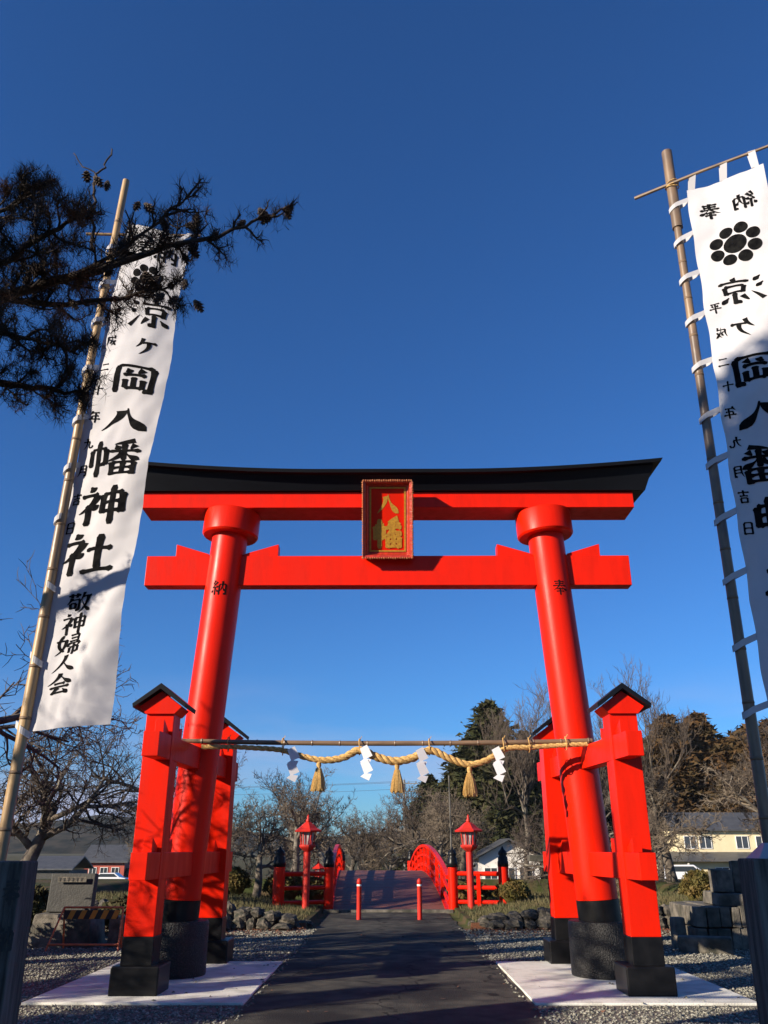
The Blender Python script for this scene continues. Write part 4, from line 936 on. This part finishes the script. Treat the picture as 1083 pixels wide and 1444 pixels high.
n_ = 1500; r = np.random.default_rng(18); Xp = -6 + 12 * r.random(n_); Yp = 8.5 + 13 * r.random(n_); edge = np.minimum(np.abs(np.abs(Xp) - 1.58), 1); keep = r.random(n_) < .12 + .88 * np.exp(-edge / .12); Xp, Yp = Xp[keep], Yp[keep]; n_ = len(Xp); c = np.stack([Xp, Yp, np.where(np.abs(Xp) < 1.58, .030, .038)], 1)
V = (c[:, None] + r.normal(size=(n_, 3, 3)) * np.array([.016, .016, .005])).reshape(-1, 3); o = npmesh('scattered_leaves', V, np.arange(len(V)).reshape(-1, 3), M['litter']); tag(o, 'few dry brown leaves scattered on the path and its edges', 'leaves', kind='stuff')
# ---------------- pine bough overhead
pine = thing('pine_tree', 'dark pine bough with brown needles and cones reaching in from the upper left', 'pine tree', (-7.0, 5.0, 0))
r = random.Random(21)
wood = MB(); NV = []; cones = []
def tuft(p, d, n_=30, L_=.085):
    for k in range(int(n_ * .62)):
        dd = (d * r.uniform(.2, 1.1) + Vector((r.gauss(0, 1), r.gauss(0, 1), r.gauss(0, 1))) * .62).normalized(); l = L_ * r.uniform(.7, 1.2)
        b0_ = p - d * r.uniform(0, .16); w_ = dd.orthogonal().normalized() * .0016
        NV.extend([b0_ - w_, b0_ + w_, b0_ + dd * l])
def shoot(p, d, L_, rad_, lev):
    q = d; P = [p]
    for k in range(4):
        q = (q + Vector((r.gauss(0, 1), r.gauss(0, 1), r.gauss(0, 1))) * .26 + Vector((0, 0, .10))).normalized(); P.append(P[-1] + q * L_ / 4)
    wood.tube(P, [rad_ * (1 - .15 * k) for k in range(5)], 4 if lev else 5, caps=False)
    if lev == 0:
        tuft(P[-1], q, 24); tuft(P[3], q, 14)
        return
    for c in range(5 if lev == 2 else 4):
        k = r.randrange(1, 5); pp = P[k - 1].lerp(P[k], r.random()); ax = Matrix.Rotation(r.uniform(0, 6.28), 3, q) @ q.orthogonal().normalized(); nd = (q * r.uniform(.3, .9) + ax * .8 + Vector((0, 0, .15))).normalized()
        shoot(pp, nd, L_ * r.uniform(.40, .62), rad_ * .55, lev - 1)
    tuft(P[-1], q, 22)
    if r.random() < .28 and lev == 1: cones.append((P[2], q))
def U(px, py, D):                                  # point seen at this pixel at depth D, used to lay out the bough
    th, yw = R(PITCH), R(YAW); Fv = Vector((-math.sin(yw) * math.cos(th), math.cos(yw) * math.cos(th), math.sin(th))); Rv = Vector((math.cos(yw), math.sin(yw), 0)); Uv = Rv.cross(Fv)
    d = Fv + Rv * ((px - 541.5) / FPX) + Uv * ((722 - py) / FPX); return Vector((0, 0, 1.6)) + d * (D / d.y)
def bough(pts, r0, r1, n_lat, L_, lev=2, tip=True):
    k = len(pts); fine_ = []
    for a, b in zip(pts[:-1], pts[1:]):
        for q in range(4): fine_.append(a.lerp(b, q / 4) + Vector((r.gauss(0, .008), r.gauss(0, .008), r.gauss(0, .008))))
    fine_.append(pts[-1]); m_ = len(fine_); wood.tube(fine_, [r0 + (r1 - r0) * i_ / (m_ - 1) for i_ in range(m_)], 7)
    for c in range(n_lat):
        f_ = (c + r.random()) / n_lat * (m_ - 1); i_ = min(m_ - 2, int(f_)); p = fine_[i_].lerp(fine_[i_ + 1], f_ - i_); d = (fine_[i_ + 1] - fine_[i_]).normalized()
        ax = Matrix.Rotation(2.4 * c + r.uniform(-.6, .6), 3, d) @ d.orthogonal().normalized(); nd = (d * .7 + ax * .8).normalized()
        shoot(p, nd, L_ * r.uniform(.6, 1.15) * (1 - .45 * c / n_lat), .010, lev)
B0 = Vector((-6.95, 5.0, 4.0))
main = [B0, Vector((-4.6, 4.5, 4.3)), U(-140, 455, 4.3), U(0, 418, 4.4), U(110, 388, 4.45), U(220, 352, 4.5), U(300, 335, 4.5)]
bough(main, .055, .014, 26, .46)
bough([U(300, 335, 4.5), U(345, 318, 4.5), U(385, 302, 4.5), U(408, 290, 4.5)], .013, .006, 7, .17, 1)
bough([main[2], U(0, 370, 4.1), U(70, 330, 4.0), U(120, 300, 4.0)], .03, .008, 15, .34)
bough([main[3], U(90, 430, 4.7), U(170, 420, 4.8), U(250, 400, 4.8)], .025, .007, 14, .32)
bough([U(110, 388, 4.45), U(180, 350, 4.2), U(235, 300, 4.1), U(275, 275, 4.1)], .015, .005, 12, .26, 1)
bough([main[1], U(-100, 560, 4.6), U(0, 540, 4.6), U(60, 548, 4.6), U(125, 555, 4.6)], .045, .007, 14, .32)
bough([U(-100, 520, 4.2), U(0, 470, 4.2), U(60, 480, 4.2), U(110, 500, 4.2)], .02, .007, 12, .32)
bough([U(-60, 330, 4.6), U(0, 300, 4.6), U(40, 275, 4.6), U(60, 262, 4.6)], .02, .006, 11, .30)
bough([U(130, 350, 4.5), U(128, 310, 4.5), U(134, 275, 4.5), U(136, 246, 4.5), U(150, 232, 4.5), U(158, 210, 4.5)], .012, .005, 0, .1)
bough([U(136, 246, 4.5), U(118, 236, 4.5), U(104, 216, 4.5)], .005, .004, 0, .1)
tuft(U(104, 214, 4.5), Vector((-.3, 0, 1)), 14, .05); tuft(U(158, 208, 4.5), Vector((.2, 0, 1)), 8, .04)
for px, py in ((122, 243), (134, 250), (152, 256), (196, 286), (205, 288), (375, 300), (382, 305), (366, 295), (345, 312), (404, 295), (412, 290), (306, 328), (278, 345), (270, 350), (205, 385), (225, 392), (240, 400), (215, 400), (195, 395), (250, 420), (262, 395), (275, 425), (230, 415)):
    cones.insert(0, (U(px, py, 4.5 + r.uniform(-.05, .05)), Vector((r.uniform(-.6, .6), r.uniform(-.3, .3), -.6)).normalized()))
# boughs further back along the tree, outside the picture: they throw the dappled shade
for k in range(6):
    a = -.6 + k * .75; st_ = Vector((-6.98, 5.0, 3.0 + k * .45)); e_ = st_ + Vector((math.cos(a) * 1.5 - .9, math.sin(a) * 1.7 + .2, .35)); bough([st_, st_.lerp(e_, .5) + Vector((0, 0, .1)), e_], .05, .01, 8, .5)
wood.tube([(-7.0, 5.0, 0), (-7.1, 5.1, 2), (-6.95, 5.0, 4), (-7.0, 5.0, 5.5), (-6.9, 5.0, 6.3)], [.24, .2, .17, .11, .04], 12)
wood.build('branches', M['pinebark'], pine, smooth=True)
NVa = np.array([tuple(p) for p in NV]) - np.array(pine.location); o = npmesh('needles', NVa, np.arange(len(NVa)).reshape(-1, 3), M['needle'], pine); o['kind'] = 'stuff'
cm_ = MB()
for ring in range(6):
    t_ = ring / 5; rr_ = .021 * math.sin(math.pi * (.18 + .72 * t_)) + .004; z = .058 * t_
    for k in range(7):
        a = k * 6.283 / 7 + ring * .45; ca, sa = math.cos(a), math.sin(a); w_ = .008
        cm_.add([(ca * rr_ * .35 - sa * w_, sa * rr_ * .35 + ca * w_, z), (ca * rr_ * .35 + sa * w_, sa * rr_ * .35 - ca * w_, z), (ca * rr_ * 1.35, sa * rr_ * 1.35, z + .014), (ca * rr_ * .5, sa * rr_ * .5, z - .008)], [(0, 1, 2), (1, 3, 2), (3, 0, 2)])
cm_.lathe((0, 0, 0), [(.006, -.004), (.013, .02), (.010, .045), (.002, .062)], 7)
pc = cm_.build('pine_cone', M['cone'], None, loc=(0, 0, 0)); pc.parent = pine; first = True
for p, d in cones[:60]:
    o = pc if first else pc.copy()
    if not first: C.objects.link(o); o.parent = pine
    first = False
    o.location = Vector(p) - Vector(pine.location); o.rotation_euler = d.to_track_quat('Z', 'Y').to_euler(); s = r.uniform(.95, 1.35); o.scale = (s, s, s)

# ---------------- trees standing left of and behind the camera; their shade falls across the path
def shade_tree(key, x, y, s, label, rz=0, name='conifer_tree', cat='conifer'): put(key, (x, y, 0), label, name=name, s=s, rz=rz, cat=cat)
shade_tree('k1', -13.0, -1.5, .55, 'evergreen left of the path outside the picture, nearest the road')
shade_tree('k2', -11.5, 1.6, .52, 'evergreen left of the path outside the picture, second in the row', 1.5)
shade_tree('k1', -10.6, 4.6, .40, 'evergreen left of the path outside the picture, third in the row', 2.5)
put('k1', (-12.2, 6.9, 0), 'slim evergreen left of the path outside the picture, before the bare tree', name='conifer_tree', s=(.22, .22, .36), cat='conifer')
put('k2', (-12.6, 5.8, 0), 'slim evergreen left of the path outside the picture, beside another slim one', name='conifer_tree', s=(.22, .22, .40), cat='conifer')
shade_tree('near', -9.8, 8.2, 1.15, 'bare tree left of the path outside the picture', 2.5, 'bare_tree', 'tree')
shade_tree('k2', -9.5, -5.5, .70, 'evergreen behind the left shoulder of the viewer', 3.5)
shade_tree('near', -7.5, -.6, 1.65, 'bare tree behind the pine outside the picture', 4.5, 'bare_tree', 'tree')
shade_tree('k3', -6.9, -1.1, .80, 'evergreen just behind the pine outside the picture', 4.5)

# ================================================================ far buildings, car, utility pole
def window(parent, x, y, z, w_, h_):
    f_ = MB(); t_ = .06
    for c, d in (((x, y, z + h_ / 2), (w_ + t_, .08, t_)), ((x, y, z - h_ / 2), (w_ + t_, .08, t_)), ((x - w_ / 2, y, z), (t_, .08, h_ - t_)), ((x + w_ / 2, y, z), (t_, .08, h_ - t_)), ((x, y, z), (.05, .07, h_ - t_))): f_.box(c, d)
    fo = f_.build('window', M['winframe'], parent); MB().box((x, y + .02, z), (w_, .03, h_)).build('pane', M['pane'], fo)
def gable(parent, x0, x1, y0, y1, z0, z1, mname, over=.5, axis='x', nm='roof'):
    mb = MB(); t_ = .14
    if axis == 'x':
        ym = (y0 + y1) / 2
        mb.prism([(y0 - over, z0), (ym, z1), (y1 + over, z0), (y1 + over, z0 + t_), (ym, z1 + t_), (y0 - over, z0 + t_)], x0 - over, x1 + over, axis='x')
    else:
        xm = (x0 + x1) / 2
        mb.prism([(x0 - over, z0), (xm, z1), (x1 + over, z0), (x1 + over, z0 + t_), (xm, z1 + t_), (x0 - over, z0 + t_)], y0 - over, y1 + over)
    return mb.build(nm, M[mname], parent)
g90 = -2.28
hs = thing('cream_house', 'two storey cream house with dark tiled roofs behind bare trees at right', 'house', (32, 90, g90))
MB().box((33, 92, g90 + 1.4), (13.5, 8, 2.8)).build('ground_floor_wall', M['creamwall'], hs)
MB().box((34.2, 93, g90 + 4.25), (10.4, 6, 2.7)).build('upper_wall', M['creamwall'], hs)
MB().add([(25.6, 86.9, g90 + 2.75), (40.4, 86.9, g90 + 2.75), (40.4, 96.6, g90 + 2.75), (25.6, 96.6, g90 + 2.75), (28.6, 90.2, g90 + 3.65), (40, 90.2, g90 + 3.65), (40, 95.5, g90 + 3.65), (28.6, 95.5, g90 + 3.65)], [(0, 1, 5, 4), (1, 2, 6, 5), (2, 3, 7, 6), (3, 0, 4, 7), (4, 5, 6, 7), (3, 2, 1, 0)]).build('lower_roof', M['tile'], hs)
gable(hs, 29, 39.4, 90, 96, g90 + 5.55, g90 + 7.3, 'tile', nm='upper_roof')
for x_ in (30.4, 31.9, 35.6, 37.6): window(hs, x_, 89.96, g90 + 4.5, 1.2, 1.15)
for x_ in (27.6, 29.3, 32.5, 35.0, 37.6): window(hs, x_, 87.96, g90 + 1.45, 1.3, 1.5)
MB().box((27.0, 87.2, g90 + 1.3), (.15, .15, 2.6)).build('porch_post', M['whitewall'], hs); MB().box((29.0, 87.2, g90 + 1.3), (.15, .15, 2.6)).build('porch_post', M['whitewall'], hs)
gh = thing('white_gable_house', 'low white house with a grey gable roof behind the right bridge lantern', 'house', (10.2, 78, -2.1))
MB().box((10.4, 80, -.6), (5.2, 5, 3.0)).build('wall', M['whitewall'], gh)
MB().prism([(7.8, .9), (13.0, .9), (10.4, 2.25)], 77.5, 82.5).build('gable_wall', M['whitewall'], gh)
gable(gh, 7.8, 13.0, 77.4, 82.6, 0.75, 2.32, 'tile', axis='y', over=.55)
for x_ in (8.8, 10.3, 11.8): window(gh, x_, 77.45, -.35, 1.1, .9)
rh = thing('red_house', 'small red sided house with a grey roof far off at left', 'house', (-35, 112, -2.3))
gr0 = float(gz(0, 112))
MB().box((-35.3, 115, gr0 + .4), (5.0, 6, 3.8)).build('wall', M['redwall'], rh)
gable(rh, -37.8, -32.8, 112, 118, gr0 + 2.25, gr0 + 4.2, 'tile')
for x_ in (-36.7, -35.3, -33.9): window(rh, x_, 111.97, gr0 + 1.3, .9, .8)
MB().box((-31.4, 115, gr0 + .1), (2.6, 5, 3.0)).build('side_wing', M['darkstone'], rh)
oh = thing('grey_roof_house', 'low house with a dark grey roof beyond the monument at far left', 'house', (-36.5, 96, -2.3))
MB().box((-36.6, 100, -1.5), (4.6, 6, 1.9)).build('wall', M['darkstone'], oh); gable(oh, -38.9, -34.3, 97, 103, -.5, .75, 'tile')
def car(loc, label, rz=0):
    c = thing('parked_car', label, 'car', loc)
    x, y, z = loc
    prof = [(-2.1, .35), (-2.1, .75), (-1.95, .95), (-1.45, 1.0), (-.85, 1.42), (.75, 1.45), (1.35, 1.02), (1.95, .92), (2.1, .7), (2.1, .35)]
    MB().prism([(x + a, z + b_) for a, b_ in prof][::-1], y - .8, y + .8).build('body', M['carpaint'], c, bev=.05)
    for s in (-1, 1): MB().prism([(x - 1.2, z + 1.04), (x + 1.1, z + 1.04), (x + .68, z + 1.36), (x - .78, z + 1.36)], y + s * .803 - .006, y + s * .803 + .006).build('side_window', M['pane'], c)
    for dx in (-1.3, 1.3):
        for s in (-1, 1):
            w_ = MB().tube([(x + dx, y + s * .62, z + .32), (x + dx, y + s * .83, z + .32)], .32, 16).build('wheel', M['rubber'], c); MB().tube([(x + dx, y + s * .82, z + .32), (x + dx, y + s * .845, z + .32)], .19, 12).build('rim', M['zinc'], w_)
    return c
car((19.3, 60, float(gz(19, 60))), 'white car parked before the cream house')
car((-30.2, 98, float(gz(0, 98))), 'white car parked beside the far red house')
upo = thing('utility_pole', 'thin utility pole with crossarms on the skyline beyond the bridge', 'utility pole', (1.75, 95, -2))
MB().tube([(1.75, 95, -2.2), (1.75, 95, 8.6)], [.17, .11], 10).build('pole', M['utility'], upo, smooth='auto')
for zz in (8.2, 7.4, 6.7): MB().box((1.75, 94.85, zz), (3.0 if zz > 7 else 2.0, .1, .1)).build('crossarm', M['utility'], upo)
for zz in (8.2, 7.4):
    for dx in (-1.3, -.5, .5, 1.3): MB().lathe((1.75 + dx, 94.85, zz + .05), [(.05, 0), (.07, .12), (.03, .2)], 6).build('insulator', M['utility'], upo)
for k, (dx, zz) in enumerate(((-1.3, 8.4), (1.3, 8.4), (-1.3, 7.6))):
    P = [(1.75 + dx + (-60) * t_, 95 + 10 * t_, zz + 1.0 * t_ - 3.2 * t_ * (1 - t_)) for t_ in np.linspace(0, 1, 14)]
    o = MB().tube(P, .018, 4).build('power_line', M['wire'], loc=P[0]); tag(o, ('topmost left power line running left from the utility pole', 'second power line running left from the utility pole', 'lowest power line running left from the utility pole')[k], 'wire')
sp_ = MB().tube([(2.12, 30, -.4), (2.10, 30, 3.95)], [.035, .025], 8).build('thin_pole', M['greywood'], loc=(2.12, 30, 0), smooth='auto'); tag(sp_, 'thin bare pole standing behind the rope, left of the right lantern', 'pole')

# every tree of a mass gets its own label, counted from left to right as the viewer sees them
ORD = 'leftmost second third fourth fifth sixth seventh eighth ninth tenth eleventh twelfth thirteenth fourteenth fifteenth'.split()
def ordinals(group, pick, text):
    L_ = sorted([o for o in C.objects if o.get('group') == group and o.get('category') and pick(o)], key=lambda o: o.location.x / o.location.y)
    for k, o in enumerate(L_): o['label'] = text % (ORD[k] + (' from left' if k else ''))
ordinals('bare trees beyond the bridge', lambda o: True, '%s of the bare trees beyond the bridge, left of the utility pole')
ordinals('bare trees before the conifers', lambda o: True, '%s of the bare trees beyond the bridge, right of the utility pole')
ordinals('dark conifers behind the white gable house', lambda o: True, '%s of the dark conifers filling gaps behind the tallest conifer')
ordinals('brown cedars along the right skyline', lambda o: o.location.y < 110, '%s of the brown cedars in the front row behind the cream house')
ordinals('brown cedars along the right skyline', lambda o: o.location.y >= 110, '%s of the brown cedars in the back row on the right skyline')
hz = MB().box((0, 500, 17), (2620, 1640, 46)).build('haze', None, loc=(0, 500, 0), kind='stuff')
hm = bpy.data.materials.new('air_haze'); hm.use_nodes = True; ht = hm.node_tree; ht.nodes.clear()
pv = ht.nodes.new('ShaderNodeVolumePrincipled'); pv.inputs['Color'].default_value = (.80, .88, 1.0, 1); pv.inputs['Density'].default_value = .00009; pv.inputs['Anisotropy'].default_value = 0.0
ho = ht.nodes.new('ShaderNodeOutputMaterial'); ht.links.new(pv.outputs[0], ho.inputs['Volume']); hz.data.materials.append(hm); tag(hz, 'thin blue air haze over the valley', 'haze')
